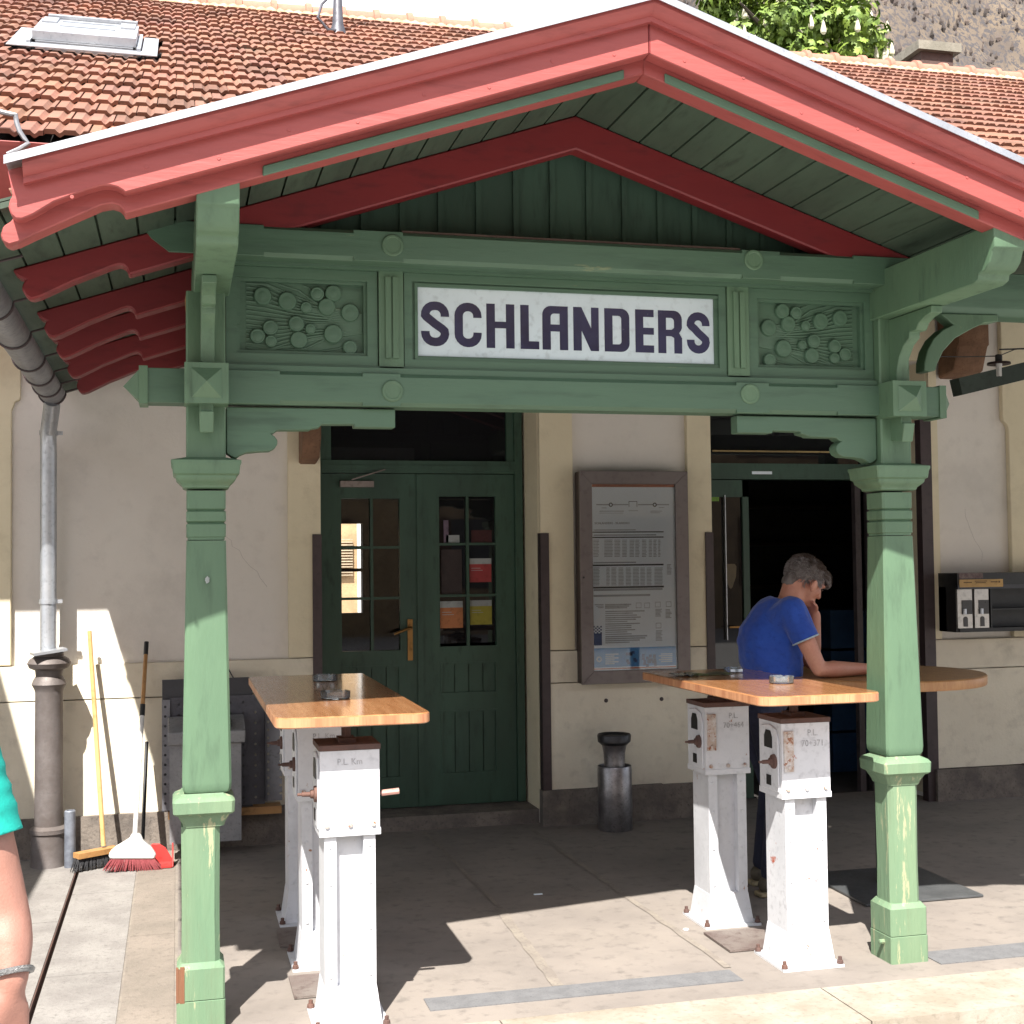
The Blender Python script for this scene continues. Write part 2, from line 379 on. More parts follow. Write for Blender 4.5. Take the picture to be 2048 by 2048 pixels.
B().prism([(7.85, p.z+.12), (7.58, p.z+.12), (7.58, p.z-.12), (7.60, p.z-.13), (7.66, q.z), (7.85, q.z-.03)], 'yz', p.x, q.x, .012).done('corbel', CORB, bld)
for px, py in ((1212, 1401), (1323, 1398)):
    p = PY(px, py, FY-.004); b = B().lathe(0, 0, [(0, .013), (.004, .013), (.007, .008), (.007, .001)], 12); b.xf(Matrix.Translation((p.x, FY-.003, p.z)) @ Matrix.Rotation(math.pi/2, 4, 'X')); b.done('screw_plug', GUARD, bld)
for x0, z0_, n, dx_ in ((.22, 1.9, 12, .02), (5.2, 1.95, 9, .02)):
    pts = [(x0, z0_)]
    for k in range(n): pts.append((pts[-1][0]+dx_+random.uniform(-.03, .03), pts[-1][1]-random.uniform(.02, .06)))
    b = ribbon(pts, .0016); facing(b, FY+.0445); b.done('hairline_crack', mat('crack_grey', (.45, .41, .38), .9, bump=0), bld, False)
# bar room, dark inside
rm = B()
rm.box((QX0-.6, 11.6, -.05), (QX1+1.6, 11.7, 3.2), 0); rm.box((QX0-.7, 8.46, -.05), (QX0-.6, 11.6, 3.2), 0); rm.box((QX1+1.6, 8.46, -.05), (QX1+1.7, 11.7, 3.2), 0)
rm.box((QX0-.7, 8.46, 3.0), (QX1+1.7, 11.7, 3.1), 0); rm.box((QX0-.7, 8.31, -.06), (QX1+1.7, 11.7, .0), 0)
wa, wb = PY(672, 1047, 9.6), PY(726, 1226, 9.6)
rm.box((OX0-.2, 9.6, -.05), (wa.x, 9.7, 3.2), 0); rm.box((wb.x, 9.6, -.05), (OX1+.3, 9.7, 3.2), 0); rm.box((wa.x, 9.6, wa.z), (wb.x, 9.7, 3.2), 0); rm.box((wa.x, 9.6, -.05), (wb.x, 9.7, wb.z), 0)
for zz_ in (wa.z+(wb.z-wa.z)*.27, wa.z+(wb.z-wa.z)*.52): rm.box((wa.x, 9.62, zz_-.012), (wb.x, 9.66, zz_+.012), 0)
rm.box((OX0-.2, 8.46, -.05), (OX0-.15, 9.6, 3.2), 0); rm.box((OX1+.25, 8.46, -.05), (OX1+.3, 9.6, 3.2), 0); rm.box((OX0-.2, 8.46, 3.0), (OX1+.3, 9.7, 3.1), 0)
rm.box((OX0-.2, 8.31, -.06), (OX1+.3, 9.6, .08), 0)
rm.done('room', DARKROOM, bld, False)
sh = B()
for z in (1.35, 1.75, 2.1): sh.box((QX0+.2, 11.3, z), (QX1+1.3, 11.6, z+.03))
sh.box((QX0+.1, 10.4, 0), (QX1+.9, 10.9, 1.05)); sh.box((QX0+.05, 10.35, 1.05), (QX1+.95, 10.95, 1.09))
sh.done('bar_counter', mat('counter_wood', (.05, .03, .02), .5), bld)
# ---- entrance door
DY = 8.20
def zx(px, py, y=DY): p = PY(px, py, y); return p.x, p.z
dL = OX0+.008; dR = zx(1047, 1200)[0]-.004; dC = zx(842, 1200)[0]
ztr1 = PY(845, 922, DY).z; ztr0 = PY(845, 947, DY).z; zb = .092
fr = B()
fr.box((dL, DY-.02, zb), (dL+.035, DY+.08, TOP), .004); fr.box((dR-.05, DY-.02, zb), (dR, DY+.08, TOP), .004); fr.box((dL+.036, DY-.02, ztr0), (dR-.051, DY+.08, ztr1), .006); fr.box((dL+.036, DY-.03, ztr0+.02), (dR-.051, DY-.021, ztr0+.05), .004)
fr.box((dL+.036, DY-.01, TOP-.1), (dR-.051, DY+.08, TOP), .004)
gx0, gx1 = zx(662, 900)[0], zx(1013, 900)[0]
fr.box((dL+.036, DY, ztr1), (gx0, DY+.06, TOP-.1), .003); fr.box((gx1, DY, ztr1), (dR-.051, DY+.06, TOP-.1), .003)
door = fr.done('entrance_door', DOOR, bld)
B().box((gx0, DY+.03, ztr1), (gx1, DY+.036, TOP-.1), 0).done('transom_pane', PANE, door)
def leaf(x0, x1, g0, g1, zt, zg1, zg0, mx, mz, panels, nm):
    b = B(); y0, y1 = DY+.005, DY+.055
    b.box((x0, y0, zb), (g0, y1, zt), .004); b.box((g1, y0, zb), (x1, y1, zt), .004); b.box((g0, y0, zg1), (g1, y1, zt), .003)
    zz = zg0
    for (pz1, pz0) in panels:
        b.box((g0, y0, pz1), (g1, y1, zz), .004)
        n = 4; ww = (g1-g0)/n
        for i in range(n): b.box((g0+i*ww+.004, y0+.012, pz0), (g0+(i+1)*ww-.004, y1-.004, pz1), .004)
        b.box((g0, y0+.024, pz0), (g1, y1-.006, pz1), 0)
        for (bx0, bx1, bz0, bz1) in ((g0, g0+.012, pz0, pz1), (g1-.012, g1, pz0, pz1), (g0+.0125, g1-.0125, pz1-.012, pz1), (g0+.0125, g1-.0125, pz0, pz0+.012)): b.box((bx0, y0-.004, bz0), (bx1, y0+.014, bz1), .003)
        zz = pz0
    b.box((g0, y0, zb), (g1, y1, zz), .004)
    for m_ in mx: b.box((m_-.009, y0+.004, zg0), (m_+.009, y1-.01, zg1), .003)
    for m_ in mz: b.box((g0, y0+.006, m_-.008), (g1, y1-.012, m_+.008), .003)
    o = b.done('door_leaf', DOOR, door)
    return o
def Z(py, px=845): return PY(px, py, DY).z
leaf(dL+.037, dC-.02, zx(683, 1100)[0], zx(800, 1100)[0], ztr0-.004, Z(997, 740), Z(1302, 740), [zx(744, 1100)[0]], [Z(1095, 740), Z(1197, 740)], [(Z(1332, 740), Z(1398, 740)), (Z(1424, 740), Z(1560, 740))], 'l')
leaf(dC+.012, dR-.052, zx(879, 1100)[0], zx(992, 1100)[0], ztr0-.004, Z(993, 935), Z(1292, 935), [zx(936, 1100)[0]], [Z(1088, 935), Z(1191, 935)], [(Z(1324, 935), Z(1388, 935)), (Z(1420, 935), Z(1548, 935))], 'r')
B().box((dC-.024, DY-.006, zb), (dC+.014, DY+.004, ztr0-.006), .005).done('cover_strip', DOOR, door)
for a, b_, t, d in ((683, 800, 997, 1302), (879, 992, 993, 1292)):
    pm_ = THIN if a < 800 else PANE
    B().box((zx(a, 1100)[0]+.001, DY+.036, Z(d, 740)+.001), (zx(b_, 1100)[0]-.001, DY+.040, Z(t, 740)-.001), 0).done('pane', pm_, door)
hx, hz = zx(820, 1265)
h = B().box((hx-.016, DY-.008, Z(1320)), (hx+.016, DY+.004, Z(1238)), .004)
h.tube([(hx, DY-.002, hz+.03), (hx, DY-.05, hz+.03), (hx-.02, DY-.055, hz+.028), (hx-.11, DY-.055, hz-.005)], .009, 8); h.done('handle', BRASS, door)
c0, c1 = zx(679, 962), zx(746, 968)
cl = B().box((c0[0], DY-.045, c0[1]-.04), (c1[0], DY+.004, c0[1]-.002), .004); cl.bar((c0[0]+.07, DY-.05, c0[1]+.005), (zx(768, 940)[0], DY-.045, zx(768, 940)[1]), .012, .008); cl.done('door_closer', mat('closer_metal', (.32, .27, .25), .35, metal=.6), door)
def notice(px0, py0, px1, py1, m, parent, nm='notice', head=True):
    a, b_ = zx(px0, py0), zx(px1, py1); w_, h_ = b_[0]-a[0], a[1]-b_[1]
    b = B().box((a[0], DY+.030, b_[1]), (b_[0], DY+.033, a[1]-(h_*.24 if head else 0)), 0)
    if head: b.box((a[0], DY+.030, a[1]-h_*.24), (b_[0], DY+.033, a[1]), 0, 1)
    for i in range(2 if head else 0): b.box((a[0]+w_*.08, DY+.0295, a[1]-h_*(.4+.09*i)), (a[0]+w_*(.5+.1*i), DY+.0305, a[1]-h_*(.42+.09*i)), 0, 1)
    return b.done(nm, [m, mat('notice_white', (.42, .45, .46), .6, bump=0)], parent, False)
notice(941, 1117, 985, 1164, mat('notice_red', (.42, .045, .05), .6, bump=0), door)
notice(882, 1203, 928, 1256, mat('notice_orange', (.52, .19, .07), .6, bump=0), door)
notice(942, 1201, 986, 1249, mat('notice_yellow', (.42, .37, .04), .6, bump=0), door)
notice(894, 1070, 921, 1087, mat('notice_white', (.42, .45, .46)), door, head=False)
notice(889, 1040, 899, 1086, mat('notice_pink', (.2, .14, .2), .6, bump=0), door, head=False)
notice(884, 1099, 926, 1190, mat('poster_dull', (.045, .03, .03), .7, bump=0, vscale=20), door, 'poster', head=False)
notice(944, 1060, 986, 1085, mat('poster_dim_red', (.06, .012, .014), .7, bump=0), door, 'poster', head=False)
# ---- bar door
fr = B()
bzt1 = PY(1600, 928, DY).z; bzt0 = PY(1600, 959, DY).z
bx0, bx1 = QX0+.006, QX1-.006
fr.box((bx0, DY-.02, .0), (bx0+.05, DY+.09, TOP), .004); fr.box((bx1-.05, DY-.02, 0), (bx1, DY+.09, TOP), .004)
fr.box((bx0+.051, DY-.02, bzt0), (bx1-.051, DY+.08, bzt1), .006); fr.box((bx0+.051, DY, TOP-.08), (bx1-.051, DY+.08, TOP), .004)
bdoor = fr.done('bar_door', DOOR, bld)
B().box((bx0+.051, DY+.04, bzt1), (bx1-.051, DY+.046, TOP-.08), 0).done('transom_pane', PANE, bdoor)
lx1 = zx(1502, 1200)[0]; lx0 = bx0+.055
lf = B(); lf.box((lx0, DY+.01, .02), (lx0+.03, DY+.055, bzt0-.004), .004); lf.box((lx1-.045, DY+.01, .02), (lx1, DY+.055, bzt0-.004), .004)
lf.box((lx0, DY+.01, bzt0-.12), (lx1, DY+.054, bzt0-.005), .004); lf.box((lx0, DY+.011, .02), (lx1, DY+.054, .45), .004)
lf.done('door_leaf', DOOR, bdoor)
B().box((lx0+.03, DY+.03, .45), (lx1-.045, DY+.036, bzt0-.12), 0).done('pane', PANE, bdoor)
b = B(); p = zx(1450, 990); b.box((p[0]-.003, DY-.002, zx(1450, 1280)[1]), (p[0]+.003, DY+.029, p[1]), .001); b.done('pull_bar', ZINC, bdoor)
b = B(); p = zx(1455, 1254); b.box((p[0], DY-.04, p[1]-.006), (zx(1482, 1254)[0], DY-.02, p[1]+.006), .003); b.box((p[0]+.05, DY-.02, p[1]-.005), (p[0]+.06, DY+.012, p[1]+.005), 0); b.done('handle', BRASS, bdoor)
p, q = zx(1501, 943), zx(1541, 949)
B().box((p[0], DY-.024, q[1]), (q[0], DY-.021, p[1]), 0).done('label_strip', PAPER, bdoor)
p, q = zx(1452, 1128), zx(1477, 1178)
sx_, sz_ = (p[0]+q[0])/2, (p[1]+q[1])/2; hw = (q[0]-p[0])/2; hh = (p[1]-q[1])/2
sh_ = [(sx_-hw, sz_+hh*.8), (sx_-hw*.7, sz_+hh), (sx_+hw*.7, sz_+hh), (sx_+hw, sz_+hh*.8), (sx_+hw*.9, sz_), (sx_+hw*.3, sz_-hh*.85), (sx_, sz_-hh), (sx_-hw*.3, sz_-hh*.85), (sx_-hw*.9, sz_)]
b = B().prism(sh_, 'xz', DY+.027, DY+.0295); b.done('shield_sticker', mat('sticker_gold', (.12, .085, .035), .5), bdoor)
p, q = zx(1424, 1000), zx(1441, 1002)
B().box((zx(1426, 988)[0], DY+.026, zx(1426, 1002)[1]), (zx(1441, 988)[0], DY+.029, zx(1426, 988)[1]), 0).done('green_sticker', mat('sticker_green', (.2, .4, .05), .5), bdoor)
b = B(); p, q = zx(1424, 902), zx(1671, 903); b.box((p[0], DY-.012, p[1]-.005), (q[0], DY-.002, p[1]+.006), .002); b.done('transom_reflection', mat('reflection_yellow', (.42, .3, .12), .4), bdoor)  # added thin yellow bar, stands in for a reflection in the transom glass
# right jamb of the bar, grey metal uprights
b = B()
for px0, px1, yy in ((1714, 1725, DY+.1), (1738, 1748, DY+.1)):
    x0, x1 = PY(px0, 1200, yy).x, PY(px1, 1200, yy).x; b.box((x0, yy, 0), (x1, yy+.05, bzt0-.01), .003)
b.box((QX1-.085, DY-.05, 0), (QX1-.056, DY-.022, bzt0), .002)
b.done('jamb_post', mat('jamb_grey', (.09, .075, .08), .5), bdoor)

# ---- main roof
EY, EZ, RY, RZ = 6.40, 3.62, 13.0, 7.11
rs_ = V((0, RY-EY, RZ-EZ)); RL = rs_.length; rdir = rs_.normalized(); rnor = V((0, -rdir.z, rdir.y))
def tiles(nx, x0, tw, nrow, tl, org, dx, ds, dn, skip=None, rnd=.004):
    bm = bmesh.new(); tone = bm.loops.layers.float_color.new('tone')
    prof = [(0, .013), (.03, .020), (.25, .021), (.30, .010), (.355, .003), (.41, .010), (.46, .020), (.71, .021), (.76, .010), (.81, .003), (.86, .010), (.91, .020), (1.0, .021)]
    for r in range(nrow):
        off = (.5 if r % 2 else 0)*tw
        for c in range(nx):
            xx = x0+c*tw+off
            if skip and skip(xx+tw/2, r*tl+tl*.4): continue
            j = random.uniform(-rnd, rnd); js = random.uniform(-.012, .008); t = random.uniform(.80, 1.08)*(1 if random.random() > .05 else .72); tn = (t*random.uniform(.96, 1.05), t*random.uniform(.95, 1.03), t*random.uniform(.92, 1.04), 1)
            lo, hi, bt = [], [], []
            for u, hgt in prof:
                base = org+dx*(xx+u*(tw-.004))
                lo.append(bm.verts.new(base+ds*(r*tl+js)+dn*(hgt+.026+j)))
                hi.append(bm.verts.new(base+ds*((r+1)*tl+.03)+dn*(hgt*.9+.004+j*.5)))
                bt.append(bm.verts.new(base+ds*(r*tl+js+.004)+dn*(max(0, hgt*.8)+.006+j)))
            fs = []
            for i in range(len(prof)-1):
                fs.append(bm.faces.new((lo[i], lo[i+1], hi[i+1], hi[i]))); fs.append(bm.faces.new((bt[i], bt[i+1], lo[i+1], lo[i])))
            fs.append(bm.faces.new((lo[0], hi[0], bt[0]))); fs.append(bm.faces.new((hi[-1], lo[-1], bt[-1])))
            for f in fs:
                for l in f.loops: l[tone] = tn
    b = B(); b.bm.free(); b.bm = bm; return b
skx0, skx1 = -.93, -.265       # roof window (x), s range
SK0, SK1 = 3.02, 3.85
def skip(x, s): return skx0-.12 < x < skx1+.12 and SK0-.16 < s < SK1+.2
nrow = int(RL/.33)
tl = RL/nrow
t = tiles(64, -2.6, .2, nrow, tl, V((0, EY, EZ)), V((1, 0, 0)), rdir, rnor, skip)
roof = t.done('tiled_roof', TILE, bld, True, 28, keep=True)
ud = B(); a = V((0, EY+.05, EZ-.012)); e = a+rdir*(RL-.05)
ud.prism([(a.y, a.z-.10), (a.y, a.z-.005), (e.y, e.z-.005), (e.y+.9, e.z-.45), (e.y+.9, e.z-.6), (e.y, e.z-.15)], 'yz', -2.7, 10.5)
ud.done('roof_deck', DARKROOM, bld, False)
rt = B(); n = 12
for i in range(40):
    x0 = -2.8+i*.34; a0 = V((x0, RY, RZ+.0)); rr_ = .11
    ring = lambda x, r_: [(x, RY+r_*math.cos(R(-10+200*k/n)), RZ-.02+r_*math.sin(R(-10+200*k/n))) for k in range(n+1)]
    rt.rings([ring(x0, rr_), ring(x0+.30, rr_+.006), ring(x0+.31, rr_+.03), ring(x0+.365, rr_+.03), ring(x0+.366, rr_-.01)], False, False)
rt.done('ridge_tile', TILER, bld)
lm = B()
for i in range(150):
    x = -2.7+i*.09; lm.lathe(x, RY-.115+random.uniform(-.02, .01), [(RZ-.10, .02), (RZ-.05, .07+random.uniform(0, .02)), (RZ-.02, .05), (RZ+.0, .01)], 7, 1, .6)
lm.done('ridge_mortar', LICH, bld)
# roof window
def rp(x, s, n_): return V((x, EY, EZ))+rdir*s+rnor*n_
def rbox(b, x0, x1, s0, s1, n0, n1, bev=.006):
    c = B().box((x0, s0, n0), (x1, s1, n1), bev); c.xf(Matrix(((1, 0, 0, 0), (0, rdir.y, rnor.y, EY), (0, rdir.z, rnor.z, EZ), (0, 0, 0, 1)))); b.add(c)
b = B(); rbox(b, skx0+.02, skx1-.02, SK0+.05, SK1, .0, .075); skl = b.done('roof_window', ZINC, bld)
b = B(); rbox(b, skx0, skx1, SK0+.08, SK1+.04, .078, .135, .008); rbox(b, skx0+.04, skx1-.01, SK1+.05, SK1+.12, .09, .16); rbox(b, skx0+.02, skx0+.12, SK1-.24, SK1+.03, .135, .148); rbox(b, skx1-.12, skx1-.02, SK1-.24, SK1+.03, .135, .148); b.done('sash', ZINC, skl)
b = B(); rbox(b, skx0+.15, skx1-.15, SK0+.45, SK1-.08, .1355, .139, 0); b.done('pane', mat('sky_pane', (.25, .28, .33), .05, bump=0, metal=.5), skl)
b = B(); rbox(b, skx0-.14, skx1+.14, SK0-.17, SK0+.02, .060, .066, 0); rbox(b, skx0-.03, skx0-.005, SK0-.02, SK1, .03, .085); rbox(b, skx1+.005, skx1+.03, SK0-.02, SK1, .03, .085); rbox(b, skx0-.14, skx0-.04, SK0+.021, SK1, .058, .064, 0); rbox(b, skx1+.04, skx1+.14, SK0+.021, SK1, .058, .064, 0); b.done('flashing', ZINC, skl)
# antenna mast with cable
ap = PY(676, 80, 11.6); az = EZ+(11.6-EY)*rdir.z/rdir.y
b = B().lathe(ap.x, 11.6, [(az-.1, .10), (az+.02, .075), (az+.10, .05), (az+.40, .035), (az+.42, .022), (az+2.2, .022)], 14)
b.tube([(ap.x+.0, 11.55, az+.02), (ap.x-.1, 11.50, az+.0), (ap.x-.19, 11.50, az+.10), (ap.x-.15, 11.53, az+.24), (ap.x-.05, 11.57, az+.36), (ap.x-.02, 11.6, az+.9)], .013, 8)
b.done('antenna_mast', mat('mast_grey', (.10, .10, .12), .5, metal=.3), bld)
# chimney behind the ridge
cp = PY(1850, 112, 13.6)
b = B().box((cp.x-.21, 13.35, 6.0), (cp.x+.21, 13.85, cp.z-.06), .01); ch = b.done('chimney', mat('chimney_brick', (.10, .06, .05), .9), bld)
b = B().box((cp.x-.28, 13.28, cp.z-.055), (cp.x+.28, 13.92, cp.z+.05), .03); b.done('chimney_cap', mat('chimney_cap', (.26, .24, .20), .95, (.16, .15, .12), bump=.8), ch)
# main eave: red fascia with curved zinc flashing at the left of the porch
b = B().prism([(EY-.02, EZ-.02), (EY+.02, EZ-.02), (EY+.22, 3.30), (EY+.17, 3.30)], 'yz', -5, -.56, .004)
b.box((-5, EY+.18, 3.27), (-.56, 7.8, 3.295), 0)
b.done('eave_fascia', CORAL, bld)
b = B(); pts = [PY(x*.207, y*.207, EY-.05) for x, y in ((-60, 1060), (40, 1090), (110, 1105), (150, 1110), (160, 1180), (190, 1270), (235, 1340), (275, 1385), (190, 1440), (70, 1495))]
b.tube(pts, .012, 8); b.done('eave_flashing', ZINCD, bld)
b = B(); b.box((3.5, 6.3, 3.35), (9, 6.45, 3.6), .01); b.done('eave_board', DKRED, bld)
# side canopies of the platform, left one wholly beyond the frame
for nm, x0, x1, y0 in (('side_canopy', -6, -1.56, 3.6), ('side_canopy', 2.985, 9, 3.95)):
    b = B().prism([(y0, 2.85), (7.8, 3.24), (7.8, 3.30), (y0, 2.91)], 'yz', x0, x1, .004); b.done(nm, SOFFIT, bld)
b = B(); zt, zl, zb_ = PY(1980, 556, 4.80).z, PY(1980, 617, 4.80).z, PY(1980, 632, 4.80).z
b.prism([(4.79, zt+.02), (4.79, zl), (4.81, zb_), (4.92, zb_), (4.92, zt+.02)], 'yz', 2.915, 9, .003)
b.box((6.1, 4.79, 0), (6.24, 4.93, zb_), .01)
b.done('canopy_beam', GREENH, bld)
# curved brace between the right post and the canopy beam (lies in the XZ plane)
def cr(x, y): p = PY(1600+.2319*x, 350+.2319*y, 4.83); return (p.x, p.z)
br_out = [cr(1180, 1205), cr(1670, 1215), cr(1672, 1275), cr(1560, 1285), cr(1440, 1340), cr(1300, 1420), cr(1200, 1530), cr(1150, 1640), cr(1135, 1695), cr(1085, 1705), cr(1040, 1700), cr(1042, 1620), cr(1065, 1520), cr(1120, 1420), cr(1200, 1345), cr(1290, 1300)]
b = B().prism(br_out, 'xz', 4.80, 4.87, .003); b.done('curved_brace', GREEN, bld)
p, q = PY(1912, 775, 7.0), PY(2048, 742, 7.0)
dd = (q-p)*2.2
b = B().bar(p, p+dd, .10, .105, .004); b.done('wall_strut', mat('strut_green', (.03, .045, .035), .6), bld)

# ================================================================== PORCH
por = thing('porch', (XC, PYC, 0), 'green and red painted timber gable porch on two carved posts with a carved frieze', 'porch')
def zl_(y, off=0): return PY(390, y, 4.756).z
def c4(y): return 700+.3623*y
def c1(y): return 1248+.4139*y
z0 = .0
base = [(0.0, .083), (.104, .083), (.107, .077)]
b2 = [(.109, .0815), (.215, .0815), (.235, .067)]
low = [(.235, .066), (.40, .0645), (zl_(c1(985)), .0665)]
col = [(zl_(c1(985)), .070), (zl_(c1(968)), .073), (zl_(c1(926)), .089), (zl_(c1(922)), .098), (zl_(c1(912)), .1045), (zl_(c1(858)), .1065), (zl_(c1(842)), .098), (zl_(c1(828)), .078), (zl_(c1(822)), .076)]
shaft = [(zl_(c1(822)), .070), (zl_(c1(818)), .077), (zl_(c1(800)), .083), (zl_(c1(770)), .0845), (zl_(c4(1052)), .068)]
def groove(ya, yb, w): return [(zl_(c4(ya)), w), (zl_(c4((ya+yb)/2)), w-.008), (zl_(c4(yb)), w)]
rings_ = [(zl_(c4(1048)), .064), (zl_(c4(1034)), .064), (zl_(c4(1030)), .068), (zl_(c4(962)), .0685), (zl_(c4(952)), .061), (zl_(c4(943)), .0685), (zl_(c4(892)), .0685), (zl_(c4(883)), .061), (zl_(c4(874)), .0675), (zl_(c4(775)), .068)]
cap = [(zl_(c4(764)), .070), (zl_(c4(758)), .080), (zl_(c4(745)), .082), (zl_(c4(730)), .092), (zl_(c4(712)), .103), (zl_(c4(694)), .105), (zl_(c4(690)), .108), (zl_(c4(684)), .114), (zl_(c4(640)), .117), (zl_(c4(626)), .121), (zl_(c4(610)), .121), (zl_(c4(590)), .071)]
upper = [(zl_(c4(592)), .0685), (2.60, .0685)]
def post(cx, bcx):
    b = B().sq(cx, PYC, upper); p = b.done('post', GREEN, por)
    B().sq(cx, PYC, shaft, .008).done('shaft', GREEN, p)
    B().sq(cx, PYC, rings_, .008).done('turned_neck', GREEN, p)
    B().sq(cx, PYC, cap, .004).done('capital', GREEN, p)
    B().sq(bcx*.5+cx*.5, PYC, col, .010).done('collar', GREENW, p)
    B().sq(bcx, PYC, low, .018).done('lower_shaft', GREENW, p)
    B().sq(bcx, PYC, b2, .006).done('base_block', GREENW, p)
    B().sq(bcx, PYC, base, .005).done('base_block', GREENW, p)
    # boss with pyramid head at the lintel, and the pegs below
    b = B(); zc = (PY(415, 728, 4.66).z+PY(415, 803, 4.66).z)/2; hw = .069
    b.box((cx-hw-.006, 4.66, zc-hw-.002), (cx+hw+.006, PYC-.05, zc+hw+.002), .004); s_ = .052
    for f in ((-s_, -s_, s_, -s_), (s_, -s_, s_, s_), (s_, s_, -s_, s_), (-s_, s_, -s_, -s_)):
        vs = [b.bm.verts.new((cx+f[0], 4.659, zc+f[1])), b.bm.verts.new((cx+f[2], 4.659, zc+f[3])), b.bm.verts.new((cx, 4.612, zc))]; b.bm.faces.new(vs)
    b.done('boss', GREEN, p)
    b = B(); za, zb2, zc2 = PY(415, 800, 4.70).z, PY(415, 823, 4.70).z, PY(413, 866, 4.70).z
    b.prism([(PYC-.06, za), (4.69, za), (4.69, zb2), (4.665, zb2-.002), (4.685, zc2), (PYC-.06, zc2+.012)], 'yz', cx-.024, cx+.024, .003); b.done('peg', GREEN, p)
    return p
post(PXL, PXL-.022); post(PXR, PXR-.0)
p = PY(414.8, 1160, PYC-.078); b = fill([[(.0085*(.75+.5*((k*7)%5)/5)*math.cos(k*.37), .013*(.7+.5*((k*5)%7)/7)*math.sin(k*.37)) for k in range(17)]]); facing(b, PYC-.0775, p.x, p.z); b.done('sticker_remnant', mat('sticker_grey', (.40, .44, .42), .7), por, False)
# worn notch on the left base: exposed split wood
b = B(); b.box((PXL-.022-.0845, PYC-.0828, .106), (PXL-.022-.076, PYC-.06, .222), .002); b.box((PXL-.022-.071, PYC-.0834, .103), (PXL-.022-.056, PYC-.06, .226), .003); b.box((PXL-.022-.0755, PYC-.0822, .105), (PXL-.022-.0715, PYC-.06, .22), 0); b.done('split_timber', mat('bare_wood', (.25, .11, .05), .8, (.12, .05, .03), bump=.8, stretch=(1, 1, .1), bscale=60), por)
# bolt on the right base
p = PX(1600+.3872*425, 1300+.3872*1505, PXR-.09); b = B().lathe(0, 0, [(0, .010), (.02, .010), (.022, .006)], 8); b.xf(Matrix.Translation((PXR-.083, p.y, p.z)) @ Matrix.Rotation(-math.pi/2, 4, 'Y')); b.done('bolt', GREENW, por)
# lintel (lower beam) with stopped chamfers
LZ0, LZ1 = 2.200, 2.322; UBY = 4.69; ubz0, ubz1 = PY(789, 524, UBY).z, PY(789, 463, UBY).z
def chbeam(x0, x1, y0, y1, za, zb2, segs, ch=.014):
    """beam along X whose lower and upper front edges are chamfered over segments"""
    cuts = sorted({x0, x1, *[v for s_ in segs for v in s_]}); b = B()
    for i in range(len(cuts)-1):
        a, e = cuts[i], cuts[i+1]; on = any(s_[0] <= (a+e)/2 <= s_[1] for s_ in segs); c = ch if on else .002
        prof = [(y0+c, za), (y1, za), (y1, zb2), (y0+c, zb2), (y0, zb2-c), (y0, za+c)]
        b.prism(prof, 'yz', a, e)
    return b
b = chbeam(-.10, 3.04, 4.768, 4.885, LZ0, LZ1, [(.36, .66), (.80, 2.14), (2.28, 2.58)])
lint = b.done('lintel', GREENH, por, True, 20)
for sx in (-1, 1):
    xe = -.10 if sx < 0 else 3.04; b = B(); zc = (LZ0+LZ1)/2
    b.prism([(4.762, LZ0-.006), (4.89, LZ0-.006), (4.89, LZ1+.006), (4.762, LZ1+.006)], 'yz', xe, xe+sx*.0 + (-.0 if sx < 0 else .0) + sx*.03)
    s0 = [(4.775, LZ0+.008), (4.878, LZ0+.008), (4.878, LZ1-.008), (4.775, LZ1-.008)]; v0 = [b.bm.verts.new((xe+sx*.031, y, z)) for y, z in s0]; tip = b.bm.verts.new((xe+sx*.085, (4.775+4.878)/2, zc))
    for i in range(4): b.bm.faces.new((v0[i], v0[(i+1) % 4], tip))
    b.done('beam_end', GREEN, por)
UX0 = PY(285, 480, 4.70).x; UX1 = 2*XC-UX0
b = chbeam(UX0+.09, UX1-.09, UBY, 4.778, ubz0, ubz1, [(.30, .62), (.80, 2.14), (2.30, 2.62)])
for sx, xe in ((-1, UX0), (1, UX1)):
    b.prism([(xe, ubz1), (xe, ubz0+.085), (xe-sx*.03, ubz0+.045), (xe-sx*.05, ubz0+.03), (xe-sx*.09, ubz0+.0), (xe-sx*.0905, ubz1)], 'xz', UBY+.001, 4.776)
b.done('upper_beam', GREENH, por, True, 20)
for px, py in ((785, 491), (785, 782), (1507, 520), (1500, 788)):
    yb_ = UBY if py < 600 else 4.768; p = PY(px, py, yb_); b = B().lathe(0, 0, [(-.004, .040), (.003, .040), (.006, .037), (.006, .030), (.0045, .028), (.0045, .001)], 28); b.xf(Matrix.Translation((p.x, yb_-.001, p.z)) @ Matrix.Rotation(math.pi/2, 4, 'X')); b.done('round_boss', GREEN, por)
